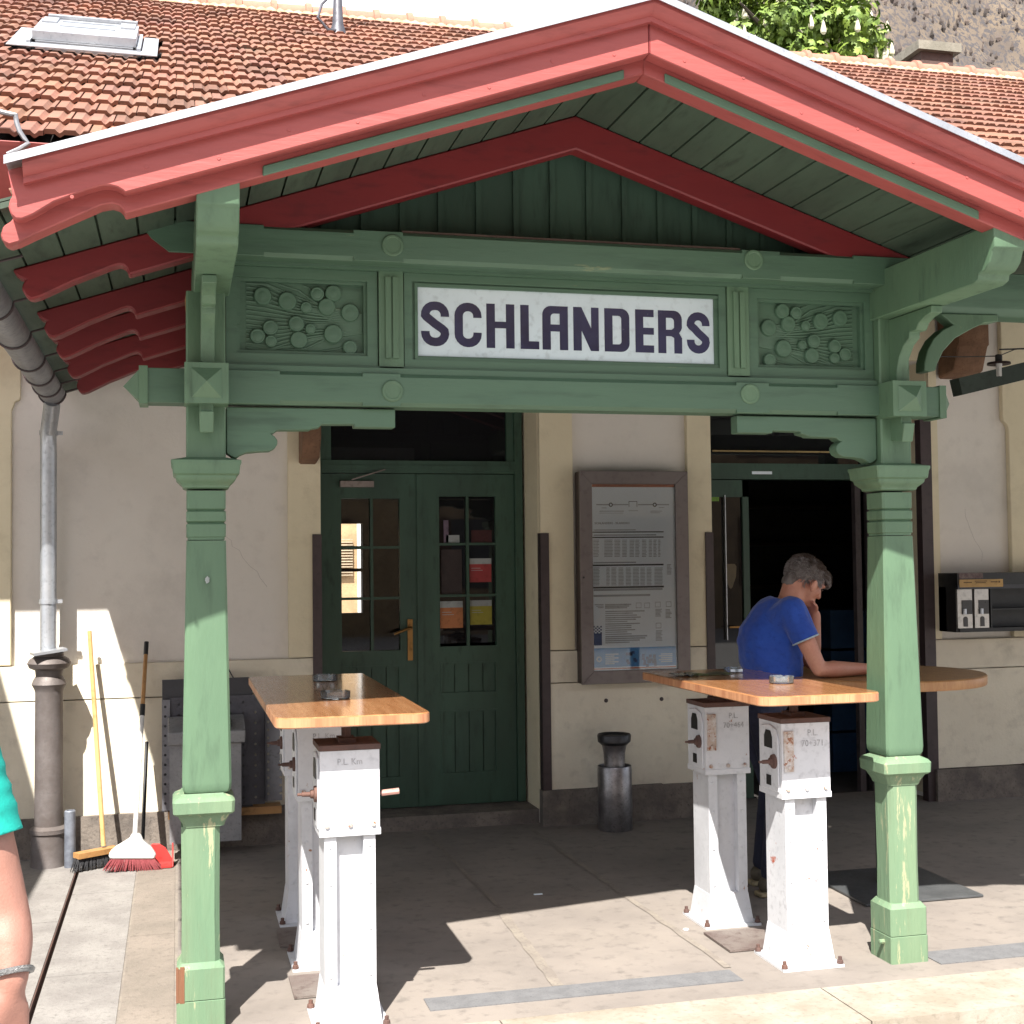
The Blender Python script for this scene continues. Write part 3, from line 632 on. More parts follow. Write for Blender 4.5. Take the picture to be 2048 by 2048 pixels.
# sill moulding under/over the frieze
fz0, fz1 = LZ1, PY(789, 533, 4.80).z
b = B()
for (za, zb2, y) in ((fz0, fz0+.022, 4.785), (fz1-.020, fz1, 4.785)): b.box((PXL+.07, y, za), (PXR-.07, 4.87, zb2), .005)
b.box((PXL+.07, 4.80, fz0+.0225), (PXR-.07, 4.805, fz0+.03), .001)
b.done('frieze_moulding', GREENH, por)
def frame(x0, x1, za, zb2, wd, y, m, nm, inner=.012):
    b = B()
    for (a, e, f, g_) in ((x0, x1, zb2-wd, zb2), (x0, x1, za, za+wd)): b.box((a, y, f), (e, 4.868, g_), .004)
    for (a, e) in ((x0, x0+wd), (x1-wd, x1)): b.box((a, y, za+wd), (e, 4.868, zb2-wd), .004)
    q = inner
    for (a, e, f, g_) in ((x0+wd, x1-wd, zb2-wd-q, zb2-wd), (x0+wd, x1-wd, za+wd, za+wd+q)): b.box((a, y+.014, f), (e, 4.867, g_), .003)
    for (a, e) in ((x0+wd, x0+wd+q), (x1-wd-q, x1-wd)): b.box((a, y+.014, za+wd+q), (e, 4.867, zb2-wd-q), .003)
    return b.done(nm, m, por)
fa, fb = fz0+.031, fz1-.021
xl0 = PXL+.072; xm0, xm1 = PY(758, 640, 4.80).x, PY(807, 640, 4.80).x
xr1 = PXR-.072; xn1, xn0 = 2*XC-xm0, 2*XC-xm1
frame(xl0, xm0-.004, fa, fb, .038, 4.81, GREENH, 'panel_frame'); frame(xn1+.004, xr1, fa, fb, .038, 4.81, GREENH, 'panel_frame')
frame(xm1+.004, xn0-.004, fa, fb, .030, 4.806, GREENH, 'sign_surround', .016)
for x0, x1 in ((xm0, xm1), (xn0, xn1)):
    b = B(); wv = (x1-x0); b.box((x0, 4.80, fa-.006), (x1, 4.866, fb+.006), .003)
    for k in (.30, .60): b.box((x0+wv*k-.004, 4.792, fa+.03), (x0+wv*k+wv*.18, 4.801, fb-.02), .004)
    b.done('fluted_strip', GREEN, por)
discs = [(870, 665, 70), (1060, 705, 72), (1290, 650, 55), (1415, 645, 65), (1365, 750, 68), (1205, 755, 45), (1545, 795, 72), (930, 910, 60), (1130, 880, 62), (830, 975, 60), (1240, 920, 42), (1415, 960, 75), (1150, 1005, 68), (935, 1015, 48), (1545, 1065, 58)]
def cp7(x, y): p = PY(300+.2588*x, 420+.2588*y, 4.84); return p.x, p.z
branches = []
for i in range(17):
    y0 = 540+i*36; yy = 880+(y0-840)*.25
    branches.append([(745, y0-20), (900, y0), (1080, y0*.6+yy*.4), (1250, y0*.35+yy*.65+8*math.sin(i)), (1450, y0*.15+yy*.85), (1640, yy)])
branches += [[(840, 545), (1000, 610), (1150, 690), (1250, 760), (1400, 850)], [(1000, 545), (1150, 620), (1260, 700), (1330, 740)], [(1180, 545), (1230, 600), (1260, 660)], [(750, 1090), (1000, 1085), (1200, 1070), (1350, 1000)], [(1100, 1115), (1300, 1105), (1450, 1070), (1540, 1040)]]
for mir in (0, 1):
    f = (lambda x: 2*XC-x) if mir else (lambda x: x)
    b = B(); a0, a1 = f(xl0+.03), f(xm0-.03); b.box((a0, 4.848, fa+.03), (a1, 4.862, fb-.03), 0)
    for br in branches:
        pp = [cp7(*q) for q in br]; b.tube([(f(x), 4.847, min(max(z, fa+.055), fb-.055)) for x, z in pp], .0045, 6)
    for i, (x, y, r_) in enumerate(discs):
        cx, cz = cp7(x, y); rr_ = r_*.2588/2620*4.7; d = B().lathe(0, 0, [(-.002, rr_*1.04), (.006, rr_*1.02), (.0105, rr_*.93), (.0115, rr_*.80), (.0105, rr_*.70), (.0125, rr_*.45), (.0130, .001)], 22); yo = 4.842-.0016*(i % 3)
        d.xf(Matrix.Translation((f(cx), yo, cz)) @ Matrix.Rotation(math.pi/2, 4, 'X')); b.add(d)
    b.done('carved_panel', GREENH, por)
# curved knee boards under the lintel
kp = [(590, 1520), (1895, 1540), (1895, 1683), (1580, 1678), (1580, 1655), (1320, 1655), (1318, 1676), (1245, 1690), (1240, 1700), (985, 1700), (958, 1722), (932, 1728), (962, 1748), (985, 1778), (985, 1810), (965, 1842), (925, 1862), (840, 1866), (740, 1876), (695, 1895), (668, 1918), (640, 1912), (590, 1878)]
def kc(x, y): p = PY(300+.2588*x, 420+.2588*y, 4.80); return p.x, p.z
for mir in (0, 1):
    pts = [kc(*q) for q in kp]; pts = [(max(x, PXL+.07), min(z, LZ0-.002)) for x, z in pts]
    if mir: pts = [(2*XC-x, z) for x, z in pts][::-1]
    B().prism(pts, 'xz', 4.80, 4.865, .003).done('knee_board', GREENH, por)
# gable boarding
b = B(); x = XC-1.16-.07
zt = lambda x: 3.31-S*abs(x-XC)
while x < XC+1.2:
    x1 = x+.139
    if x < XC < x1: pts = [(x, ubz1-.05), (x1, ubz1-.05), (x1, zt(x1)), (XC, zt(XC)), (x, zt(x))]
    else: pts = [(x, ubz1-.05), (x1, ubz1-.05), (x1, zt(x1)), (x, zt(x))]
    b.prism(pts, 'xz', 4.90, 4.92, 0); 
    b.prism([(x1-.004, ubz1-.05), (x1+.018, ubz1-.05), (x1+.018, zt(x1+.018)-.0), (x1-.004, zt(x1-.004)-.0)], 'xz', 4.886, 4.8995, 0) if x+.1 < XC+1.1 else None
    x += .149
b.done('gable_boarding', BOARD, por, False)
B().box((.80, UBY+.02, ubz1), (2.14, 4.776, ubz1+.010), .002).done('ledge', mat('ledge_red', (.11, .07, .055), .8), por)
# purlins with moulded ends and curved braces
for cx in (.12, 2.82):
    pts = [(3.96, 2.785), (3.96, 2.700), (3.975, 2.69), (3.99, 2.655), (4.02, 2.63), (4.055, 2.625), (4.06, 2.605), (4.09, 2.595), (7.85, 2.595), (7.85, 2.785)]
    B().prism(pts, 'yz', cx-.063, cx+.063, .004).done('purlin', GREEN, por)
for cx in (.105, 2.84):
    o, i_ = [], []
    for k in range(9):
        a = R(180-90*k/8); o.append((4.30+.34*math.cos(a)*0+ .0, 0))
    # knee brace in the YZ plane: from the post (low) forward to the purlin (high)
    ctr = (4.42, 2.235); outer = []
    path = [(4.755, 2.36), (4.72, 2.36), (4.712, 2.44), (4.69, 2.48), (4.685, 2.485), (4.66, 2.487), (4.655, 2.50), (4.575, 2.51), (4.57, 2.56), (4.50, 2.595), (4.30, 2.595), (4.30, 2.572), (4.37, 2.565), (4.385, 2.545)]
    pth = [(4.768, 2.335), (4.715, 2.335), (4.712, 2.38), (4.695, 2.425), (4.66, 2.468), (4.615, 2.492), (4.612, 2.515), (4.565, 2.515), (4.545, 2.54), (4.50, 2.558), (4.455, 2.565), (4.452, 2.593), (4.768, 2.593)]
    B().prism(pth, 'yz', cx-.024, cx+.024, .003).done('knee_brace', GREEN, por)
# rafters: one profile, many rafters
def rc(x, y): p = PY(.2381*x, 400+.2381*y, 4.67); return p.x, p.z
tail = [rc(*q) for q in ((1075, 622), (1072, 596), (1060, 566), (1035, 542), (1000, 536), (950, 548), (600, 682), (330, 808), (255, 828), (205, 800), (178, 750), (176, 710), (205, 664), (150, 640), (112, 606), (95, 556))]
ZT = 3.316
xs, zs = tail[0]
dz = zs-(ZT-.13-S*(XC-xs))
tail = [(x, z-dz) for x, z in tail]
xe = tail[-1][0]; tail[-1] = (xe, ZT-S*(XC-xe))
half = [(XC, ZT), ] ; left = [(XC, ZT-.13)] + tail + [(XC, ZT)]
XR = 2.95
def rafter_poly(lf): return [(x, z) for x, z in lf[:-1]] + [(XC, ZT), (XR, ZT-S*(XR-XC)), (XR, ZT-.13-S*(XR-XC))]
RP = rafter_poly(left)
RAFY = [4.70, 5.47, 6.0, 6.6, 7.2]
for y in RAFY:
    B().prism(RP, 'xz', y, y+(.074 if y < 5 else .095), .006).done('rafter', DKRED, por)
# soffit boards (along Y), each slope one mesh
XE = .62
for sx in (-1, 1):
    b = B(); L_ = (XC+XE) if sx < 0 else 1.535; nb = 17 if sx < 0 else 12; wv = L_/nb
    for k in range(nb):
        xa, xb = XC+sx*(k*wv+.004), XC+sx*((k+1)*wv-.004); za, zb2 = ZT+.001-S*abs(xa-XC), ZT+.001-S*abs(xb-XC)
        b.prism([(xa, za), (xb, zb2), (xb, zb2+.018), (xa, za+.018)], 'xz', 3.98, 7.83)
    xb = XC+sx*L_
    b.prism([(XC, ZT+.022), (xb, ZT+.022-S*L_), (xb, ZT+.03-S*L_), (XC, ZT+.03)], 'xz', 3.98, 7.83)
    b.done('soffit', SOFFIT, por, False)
# bargeboards
BY = 3.90
def bz(py, px=1293): return PY(px, py, BY).z
def bc(x, y, Y): p = PY(x*.3623, y*.3623, Y); return p.x, p.z
zA_top, zA_cr, zA_mb, zA_sb, zA_un = bz(-4), bz(22), bz(107), PY(1293, 141, 3.955).z, PY(1293, 172, 3.955).z
def gable(leftpts, apex_top, apex_bot, y0, y1, nm, m, bev=.004, xend=None):
    """leftpts: from apex bottom to the top of the tail end, mirrored to the right"""
    lf = [(XC, apex_bot)] + leftpts
    for mir in (0, 1):
        pts = lf + [(XC, apex_top)]
        if mir: pts = [(2*XC-x, z) for x, z in pts][::-1]
        B().prism(pts, 'xz', y0, y1, bev).done(nm, m, por)
XT = bc(62, 890, BY)[0]                      # end of the trim
ztop = lambda x: zA_top-S*abs(x-XC)
def mk(pts, Y, zb_ap, shift_at=0):
    q = [bc(x, y, Y) for x, y in pts]; d = q[0][1]-(zb_ap-S*(XC-q[0][0])); return [(x, z-d) for x, z in q]
mt = mk([(690, 1062), (676, 1048), (648, 1032), (610, 1022), (560, 1024), (480, 1046), (300, 1112), (180, 1184), (120, 1208), (85, 1206), (58, 1180), (46, 1140), (55, 1100), (70, 1078)], BY, zA_mb)
xm_ = mt[-1][0]
gable(mt + [(XT-.01, ztop(XT)-.03)], zA_top-.032, zA_mb, BY, BY+.055, 'bargeboard', CORAL)
st2 = mk([(688, 1172), (680, 1150), (660, 1128), (620, 1116), (560, 1126), (400, 1195), (180, 1292), (100, 1330), (50, 1345), (14, 1325), (2, 1290), (20, 1240), (60, 1215)], BY+.057, zA_sb-.012)
gable(st2 + [(XT+.02, ztop(XT)-.12)], zA_top-.12, zA_sb-.012, BY+.0555, BY+.135, 'bargeboard_inner', CORAL)
for mir in (0, 1):
    f = (lambda x: 2*XC-x) if mir else (lambda x: x)
    xa, xb = XC-.07, XC-1.22
    z_ = lambda x: zA_sb-.012-S*(XC-x)
    b = B(); c = .03
    q = [((xa, z_(xa)+.004), (xb, z_(xb)+.004)), ]
    b.prism([(f(xa), z_(xa)-.001), (f(xa+.0), z_(xa)+c), (f(xb-.0), z_(xb)+c), (f(xb), z_(xb)-.001)], 'xz', BY+.046, BY+.0548, .003)
    b.done('green_fillet', GREENH, por)
    # crown moulding and zinc edge
    prof = [(0, -.085), (0.0, -.018), (-.056, -.018), (-.056, -.038), (-.050, -.043), (-.046, -.052), (-.030, -.064), (-.022, -.068), (-.022, -.085)]
    b = B(); xa, xb = XC, XT+.035
    rs2 = [[(f(x), BY+.0-.001+py_, ztop(x)+pz) for py_, pz in prof] for x in (xa, xb)]
    b.rings(rs2); b.done('crown_moulding', CORAL, por)
    b = B(); prof = [(-.070, -.006), (-.070, -.030), (-.066, -.030), (-.066, -.016), (.10, -.016), (.10, -.006)]
    rs2 = [[(f(x), BY+py_, ztop(x)+pz) for py_, pz in prof] for x in (XC, XT-.012)]
    b.rings(rs2); b.done('zinc_edge', ZINC, por)
for mir in (0, 1):
    f = (lambda x: 2*XC-x) if mir else (lambda x: x)
    for k in range(9):
        x_ = XC-.12-k*.205; 
        z_ = zA_mb+.028-S*(XC-x_)+(k % 2)*.03
        d = B().lathe(0, 0, [(-.001, .006), (.0012, .0055), (.0016, .003), (.0008, .001)], 10); d.xf(Matrix.Translation((f(x_), BY-.0002, z_)) @ Matrix.Rotation(math.pi/2, 4, 'X')); d.done('nail_head', CORAL, por)
b = B(); zj_ = zA_mb; b.box((XC-.0018, BY-.0012, zj_+.002), (XC+.0018, BY+.004, zA_top-.088), 0); b.done('mitre_joint', DKRED, por)
# roof covering of the porch
for sx in (-1, 1):
    LX = XC-XT if sx < 0 else 1.53; L_ = LX/math.cos(math.atan(S)); ds = V((-sx*math.cos(math.atan(S)), 0, math.sin(math.atan(S)))); dn = V((sx*math.sin(math.atan(S)), 0, math.cos(math.atan(S))))
    orgp = V((XC+sx*LX, 0, ZT+.03-S*LX))
    t = tiles(17, 4.06, .2, 6, L_/6, orgp, V((0, 1, 0)), ds, dn); t.done('porch_tiles', TILE, por, True, 28, keep=True)
# gutter at the left eave of the porch with its brackets
b = B(); gx, gz, gr = -.655, 2.585, .068
def half_(y, r_, x=gx, z=gz): return [(x+r_*math.cos(R(180+180*k/14)), y, z+r_*math.sin(R(180+180*k/14))) for k in range(15)]
yend = 7.52
slope = lambda y: gz+.03-.012*(y-4)
b.rings([half_(y, gr, gx, slope(y)) for y in (4.02, 7.52)], False, False); b.rings([half_(y, gr-.004, gx, slope(y)) for y in (4.02, 7.52)], False, False)
for y in (4.02, 7.52): b.bm.faces.new([b.bm.verts.new(q) for q in half_(y, gr, gx, slope(y))])
gut = b.done('gutter', ZINCD, por)
for y in (4.5, 5.1, 5.7, 6.3, 6.75, 7.15, 7.45):
    b = B().tube(half_(y, gr+.004, gx, slope(y)) + [(gx+gr+.1, y, slope(y)+.03)], .005, 6); b.done('gutter_bracket', GUARD, gut)
# stray wire by the left post
b = B(); pts = [PY(370+a, 585+c*1., 4.95) for a, c in ((4, 0), (1, 18), (3, 40), (8, 52), (9, 70))]; b.tube(pts, .003, 6); pts = [PY(370+a, 585+c*1., 4.95) for a, c in ((6, 2), (4, 22), (7, 44), (10, 60))]; b.tube(pts, .003, 6)
b.done('loose_wire', mat('wire_orange', (.4, .2, .06), .6), por)

# ================================================================== STATION SIGN
sg0, sg1 = PY(834, 574, 4.825), PY(1436, 732, 4.825)
SX0, SX1 = sg0.x, sg1.x; SZ1, SZ0 = sg0.z, sg1.z
sgn = thing('station_sign', ((SX0+SX1)/2, 4.83, SZ0), 'white glass station name sign reading SCHLANDERS in dark letters, set in the porch frieze', 'sign')
B().box((SX0, 4.826, SZ0), (SX1, 4.846, SZ1), .002).done('plate', SIGNW, sgn)
W_ = SX1-SX0; kx = W_/(1862-41)*.985; LH = .1700; zbL = SZ0+(SZ1-SZ0)*.168
def letter(ch, w_):
    h_ = LH; s_ = .0335; q = .029; r = .034; hs = s_/2; hq = q/2
    if ch == 'S':
        a = w_-s_; q_ = min(.034, a/2-.0005)
        path = [(hs+a, h_*.665)] + arc(hs+a-q_, h_-hq-.036, q_, 0, 90, 5) + arc(hs+q_, h_-hq-.036, q_, 90, 185, 5) + [(hs+.004, h_*.655), (hs+.016, h_*.60), (hs+a*.5, h_*.50), (hs+a-.012, h_*.40), (hs+a-.002, h_*.345)] + arc(hs+a-q_, hq+.036, q_, -5, -90, 5) + arc(hs+q_, hq+.036, q_, -90, -180, 5) + [(hs, h_*.335)]
        return ribbon(path, s_*.97)
    if ch == 'C':
        a = w_-s_; path = [(hs+a, h_*.665)] + arc(hs+a-.034, h_-hq-.036, .034, 0, 90, 5) + arc(hs+.034, h_-hq-.036, .034, 90, 180, 5) + arc(hs+.034, hq+.036, .034, 180, 270, 5) + arc(hs+a-.034, hq+.036, .034, 270, 360, 5) + [(hs+a, h_*.335)]
        return ribbon(path, s_*.97)
    if ch == 'H': return fill([[(0, 0), (s_, 0), (s_, h_*.45), (w_-s_, h_*.45), (w_-s_, 0), (w_, 0), (w_, h_), (w_-s_, h_), (w_-s_, h_*.60), (s_, h_*.60), (s_, h_), (0, h_)]])
    if ch == 'L': return fill([[(0, 0), (w_, 0), (w_, q*1.05), (s_, q*1.05), (s_, h_), (0, h_)]])
    if ch == 'A': return fill([[(0, 0), (s_, 0), (s_, h_*.42), (w_-s_, h_*.42), (w_-s_, 0), (w_, 0), (w_, h_)] + arc(r, h_-r, r, 90, 180, 6), [(s_, h_*.58), (w_-s_, h_*.58), (w_-s_, h_-q)] + arc(s_+.014, h_-q-.014, .014, 90, 180, 4)])
    if ch == 'N': return fill([[(0, 0), (s_, 0), (s_, h_*.46), (w_-s_*1.0, 0), (w_, 0), (w_, h_), (w_-s_*.93, h_), (w_-s_*.93, h_*.52), (s_, h_), (0, h_)]])
    if ch == 'D': return fill([[(0, 0)] + arc(w_-r, r, r, -90, 0, 6) + arc(w_-r, h_-r, r, 0, 90, 6) + [(0, h_)], [(s_, q)] + arc(w_-s_-.012, q+.012, .012, -90, 0, 4) + arc(w_-s_-.012, h_-q-.012, .012, 0, 90, 4) + [(s_, h_-q)]])
    if ch == 'E': return fill([[(0, 0), (w_, 0), (w_, q), (s_, q), (s_, h_*.42), (w_, h_*.42), (w_, h_*.58), (s_, h_*.58), (s_, h_-q), (w_, h_-q), (w_, h_), (0, h_)]])
    if ch == 'R': return fill([[(0, 0), (s_, 0), (s_, h_*.40), (w_-s_-.012, h_*.40), (w_-s_, h_*.36), (w_-s_, 0), (w_, 0), (w_, h_*.36), (w_-.008, h_*.44), (w_-.012, h_*.48), (w_-.004, h_*.54), (w_, h_*.60)] + arc(w_-r, h_-r, r, 0, 90, 6) + [(0, h_)], [(s_, h_*.55), (w_-s_-.010, h_*.55), (w_-s_, h_*.60)] + arc(w_-s_-.014, h_-q-.014, .014, 0, 90, 4) + [(s_, h_-q)]])
for ch, a, e in zip('SCHLANDERS', (62, 258, 448, 652, 785, 975, 1168, 1362, 1507, 1690), (228, 420, 616, 765, 942, 1133, 1325, 1480, 1660, 1840)):
    b = letter(ch, (e-a)*kx)
    facing(b, 4.8252, SX0+(a-41)*kx, zbL); b.done('letter', LETTER, sgn, False)
b = B(); fx = .014
for (x0, x1, za, zb2) in ((SX0-.012, SX1+.012, SZ1, SZ1+.012), (SX0-.012, SX1+.012, SZ0-.012, SZ0), (SX0-.012, SX0, SZ0, SZ1), (SX1, SX1+.012, SZ0, SZ1)): b.box((x0, 4.812, za), (x1, 4.85, zb2), .003)
b.done('frame', GREENH, sgn)

# ================================================================== DOWNPIPE at the left
dp = thing('downpipe', (-.68, 7.58, 0), 'grey zinc rainwater downpipe running into a fat rusty cast iron standpipe at the left wall', 'downpipe')
dx = PY(97, 1000, 7.66).x; dyy = 7.66; zj = PY(93, 1300, dyy).z
b = B(); b.tube([(gx, 7.46, slope(7.46)-.05), (gx-.01, 7.52, slope(7.5)-.10), (dx, dyy-.02, slope(7.5)-.2), (dx, dyy, slope(7.5)-.30), (dx, dyy, 1.5), (dx, dyy, zj-.05)], .044, 18)
for py in (866, 1203): z_ = PY(97, py, dyy).z; b.lathe(dx, dyy, [(z_-.012, .044), (z_-.012, .050), (z_+.012, .050), (z_+.012, .044)], 18); b.box((dx+.04, dyy-.01, z_-.01), (dx+.075, dyy+.01, z_+.01), .002)
b.done('zinc_pipe', ZINC, dp)
ix = PY(98, 1500, 7.62).x
def iz(py): return PY(97, py, 7.62).z
b = B(); prof = [(0, .098), (.02, .095), (iz(1668), .092), (iz(1664), .100), (iz(1656), .099), (iz(1650), .076), (iz(1500), .074), (iz(1385), .073), (iz(1378), .077), (iz(1368), .092), (iz(1360), .084), (iz(1352), .070), (iz(1340), .074), (iz(1335), .104), (iz(1326), .116), (iz(1318), .104), (iz(1312), .078), (iz(1305), .076), (iz(1302), .06)]
b.lathe(ix, 7.62, prof, 28); b.done('cast_iron_pipe', IRON, dp)
b = B().bar((ix-.085, 7.56, iz(1306)), (ix+.085, 7.60, iz(1298)), .16, .014); b.done('zinc_collar', ZINC, dp)
# short grey post
sp = thing('bollard_stub', (-.50, 7.55, 0), 'short dark grey steel pipe stub beside the cast iron downpipe', 'pipe stub')
q = G(140, 1734); b = B().lathe(q.x, q.y, [(0, .030), (.30, .030), (.305, .026), (.305, .018), (.29, .018)], 16); b.done('tube', mat('stub_grey', (.12, .13, .16), .5, (.22, .24, .28), metal=.3, vscale=14), sp)
# ================================================================== BROOMS
def at(px, py, y): return PY(px, py, y)
br = thing('broom', (-.4, 7.45, 0), 'wooden broom with black bristles and long pale handle leaning on the wall', 'broom')
t0, t1 = at(207, 1692, 7.50), at(179, 1262, 7.76)
B().tube([t0, t0.lerp(t1, .5), t1], [.0125, .013, .012], 10).done('handle', HANDLE, br)
h0, h1 = at(152, 1712, 7.40), at(232, 1697, 7.52)
B().bar(h0, h1, .065, .028, .005).done('head', HANDLE2, br)
def bristles(a, c, hgt, n, lean, splay, m, par, w_=.05, jag=.012):
    b = B(); a, c = V(a), V(c); t = (c-a).normalized(); s_ = t.cross(V((0, 0, 1))).normalized()
    for i in range(n):
        for k in range(3):
            u = (i+random.random())/n; p0_ = a.lerp(c, u)+s_*((k-1)*w_*.35); d = V((0, 0, -hgt*random.uniform(.9, 1.05)))+t*((u-.5)*splay+random.uniform(-jag, jag))+s_*(lean+(k-1)*.008+random.uniform(-.006, .006))
            b.tube([p0_, p0_+d*.5, p0_+d], [.004, .0042, .002], 4)
    return b.done('bristles', m, par, False)
bristles(h0+V((-.0, 0, -.012)), h1+V((0, 0, -.012)), max(.05, h0.z-.018), 46, .0, .05, BRISTLE, br)
br2 = thing('broom', (-.25, 7.3, 0), 'white plastic broom with fanned red bristles standing in front of the dustpan', 'broom')
hb = at(270, 1668, 7.34); ht = at(293, 1284, 7.78)
mid = hb.lerp(ht, .62)
B().tube([hb, mid], .0125, 10).done('handle', WHITEP, br2)
B().tube([mid, hb.lerp(ht, .93)], .012, 10).done('handle', HANDLE2, br2)
b = B(); b.tube([hb.lerp(ht, .93), ht], .013, 10); b.tube([hb.lerp(ht, .60), hb.lerp(ht, .66)], .0145, 10); b.done('grip', BLACK, br2)
def wp(x, y, Y=7.34): return at(.4139*x, 1248+.4139*y, Y)
prof = [(635, 1010), (680, 1012), (690, 1040), (730, 1075), (752, 1105), (755, 1125), (740, 1134), (540, 1134), (524, 1125), (530, 1100), (560, 1075), (610, 1045), (632, 1030)]
pts = [(wp(*q).x, wp(*q).z) for q in prof]
B().prism(pts, 'xz', 7.315, 7.365, .012).done('head', WHITEP, br2)
bristles(wp(545, 1134)+V((0, 0, .01)), wp(740, 1134)+V((0, 0, .01)), wp(640, 1134).z+.008, 64, -.01, .10, REDB, br2, .045, .008)
dpn = thing('dustpan', (-.12, 7.4, 0), 'red plastic dustpan with tall thin black stick behind the white broom', 'dustpan')
Yd = 7.44
def wd(x, y): p = at(.4139*x, 1248+.4139*y, Yd); return (p.x, max(p.z, .004))
pts = [wd(*q) for q in ((705, 1190), (830, 1188), (842, 1165), (800, 1085), (770, 1066), (735, 1066), (700, 1100))]
b = B().prism(pts, 'xz', Yd+.02, Yd+.035, .004); b.box((pts[0][0], Yd-.10, .004), (pts[1][0], Yd+.03, .012), .003); b.prism([(Yd+.035, .005), (Yd-.09, .005), (Yd+.02, pts[4][1]), (Yd+.035, pts[4][1])], 'yz', pts[2][0]-.012, pts[2][0]-.004, .002); b.done('pan', REDP, dpn)
a_, c_ = at(.4139*690, 1248+.4139*1040, 7.46), at(.4139*709, 1248+.4139*570, 7.72)
B().tube([a_, c_], .010, 8).done('stick', BLACK, dpn)

# ================================================================== STEEL PLATE AND BOX behind the left post
def pl(x, y, Y): return PY(300+.18116*x, 1370+.18116*y, Y)
pp_ = thing('steel_panel', (.3, 7.65, .2), 'dark grey steel panel with rows of round holes leaning behind the left post', 'steel panel')
YP = 7.66
def sheet(px0, py0, px1, py1, Y, cols, nr, cham=False):
    a, c = pl(px0, py0, Y), pl(px1, py1, Y); x0, x1, z1, z0_ = a.x, c.x, a.z, c.z
    out = [(x0, z0_), (x1, z0_), (x1, z1-.10), (x1-.06, z1), (x0, z1)] if cham else [(x0, z0_), (x1, z0_), (x1, z1), (x0, z1)]
    holes = []
    for cx in cols:
        X_ = pl(cx, 500, Y).x
        for k in range(nr):
            zc = z1-.04-(z1-z0_-.08)*k/(nr-1)
            if cham and k < 1 and X_ > x1-.08: continue
            holes.append([(X_+.0075*math.cos(2*math.pi*j/10), zc+.0075*math.sin(2*math.pi*j/10)) for j in range(10)])
    b = fill([out]+holes); b2 = B(); b2.add(b); b2.xf(Matrix.Translation((0, Y, 0)) @ Matrix.Rotation(math.pi/2, 4, 'X')); return b2
b = sheet(132, 165, 222, 1385, YP, (168,), 11); b.done('perforated_plate', GAL, pp_, False)
b = sheet(225, 140, 1270, 1310, YP+.02, (320, 890, 1030, 1165), 10, True); b.done('perforated_plate', mat('panel_dark', (.085, .085, .10), .5, (.06, .06, .075), metal=.4, vscale=6), pp_, False)
b = sheet(1288, 330, 1460, 1270, YP+.025, (1303, 1440), 10); b.done('perforated_plate', GAL, pp_, False)
b = B(); a, c = pl(1265, 300, YP), pl(1290, 1270, YP); b.box((a.x, YP-.05, c.z), (c.x, YP+.02, a.z), .002); a = pl(135, 180, YP+.05); b.box((a.x, YP+.032, .24), (a.x+.50, YP+.042, .98), .0); b.done('rib_and_dark_backing', DARKG, pp_)  # rib, plus an added dark sheet that makes the holes read as shaded
b = B(); a, c = pl(200, 1400, 7.68), pl(1450, 1350, 7.68); b.box((a.x, 7.66, c.z-.03), (c.x, 7.79, c.z+.012), .004); b.done('timber_bearer', HANDLE2, pp_)
mb = thing('metal_box', (.2, 7.5, .1), 'light grey galvanised metal box with overhanging lid hung in front of the perforated panel', 'metal box')
a, c = pl(215, 640, 7.56), pl(1005, 1690, 7.56); B().box((a.x, 7.50, c.z), (c.x, 7.655, a.z), .006).done('body', GALB, mb)
l0, l1 = pl(195, 470, 7.56), pl(1045, 610, 7.56); B().prism([(7.655, l1.z), (7.47, l1.z), (7.465, l0.z-.02), (7.655, l0.z+.05)], 'yz', l0.x, l1.x, .005).done('lid', GALB, mb)
a, c = pl(845, 360, 7.6), pl(880, 415, 7.6); B().box((a.x, 7.45, c.z-.01), (c.x+.004, 7.62, a.z), .003).done('hasp', BLACK, mb)
b = B(); p0_ = PY(455, 1335, 7.79); p1_ = PY(505, 1405, 7.70); n = 40
for i in range(n):
    q = p0_.lerp(p1_, (i+.5)/n); q.z -= .02*math.sin(math.pi*i/n); b.lathe(q.x, q.y, [(q.z-.005, .0015), (q.z-.003, .0035), (q.z+.003, .0035), (q.z+.005, .0015)], 6)
b.done('chain', DARKG, mb)

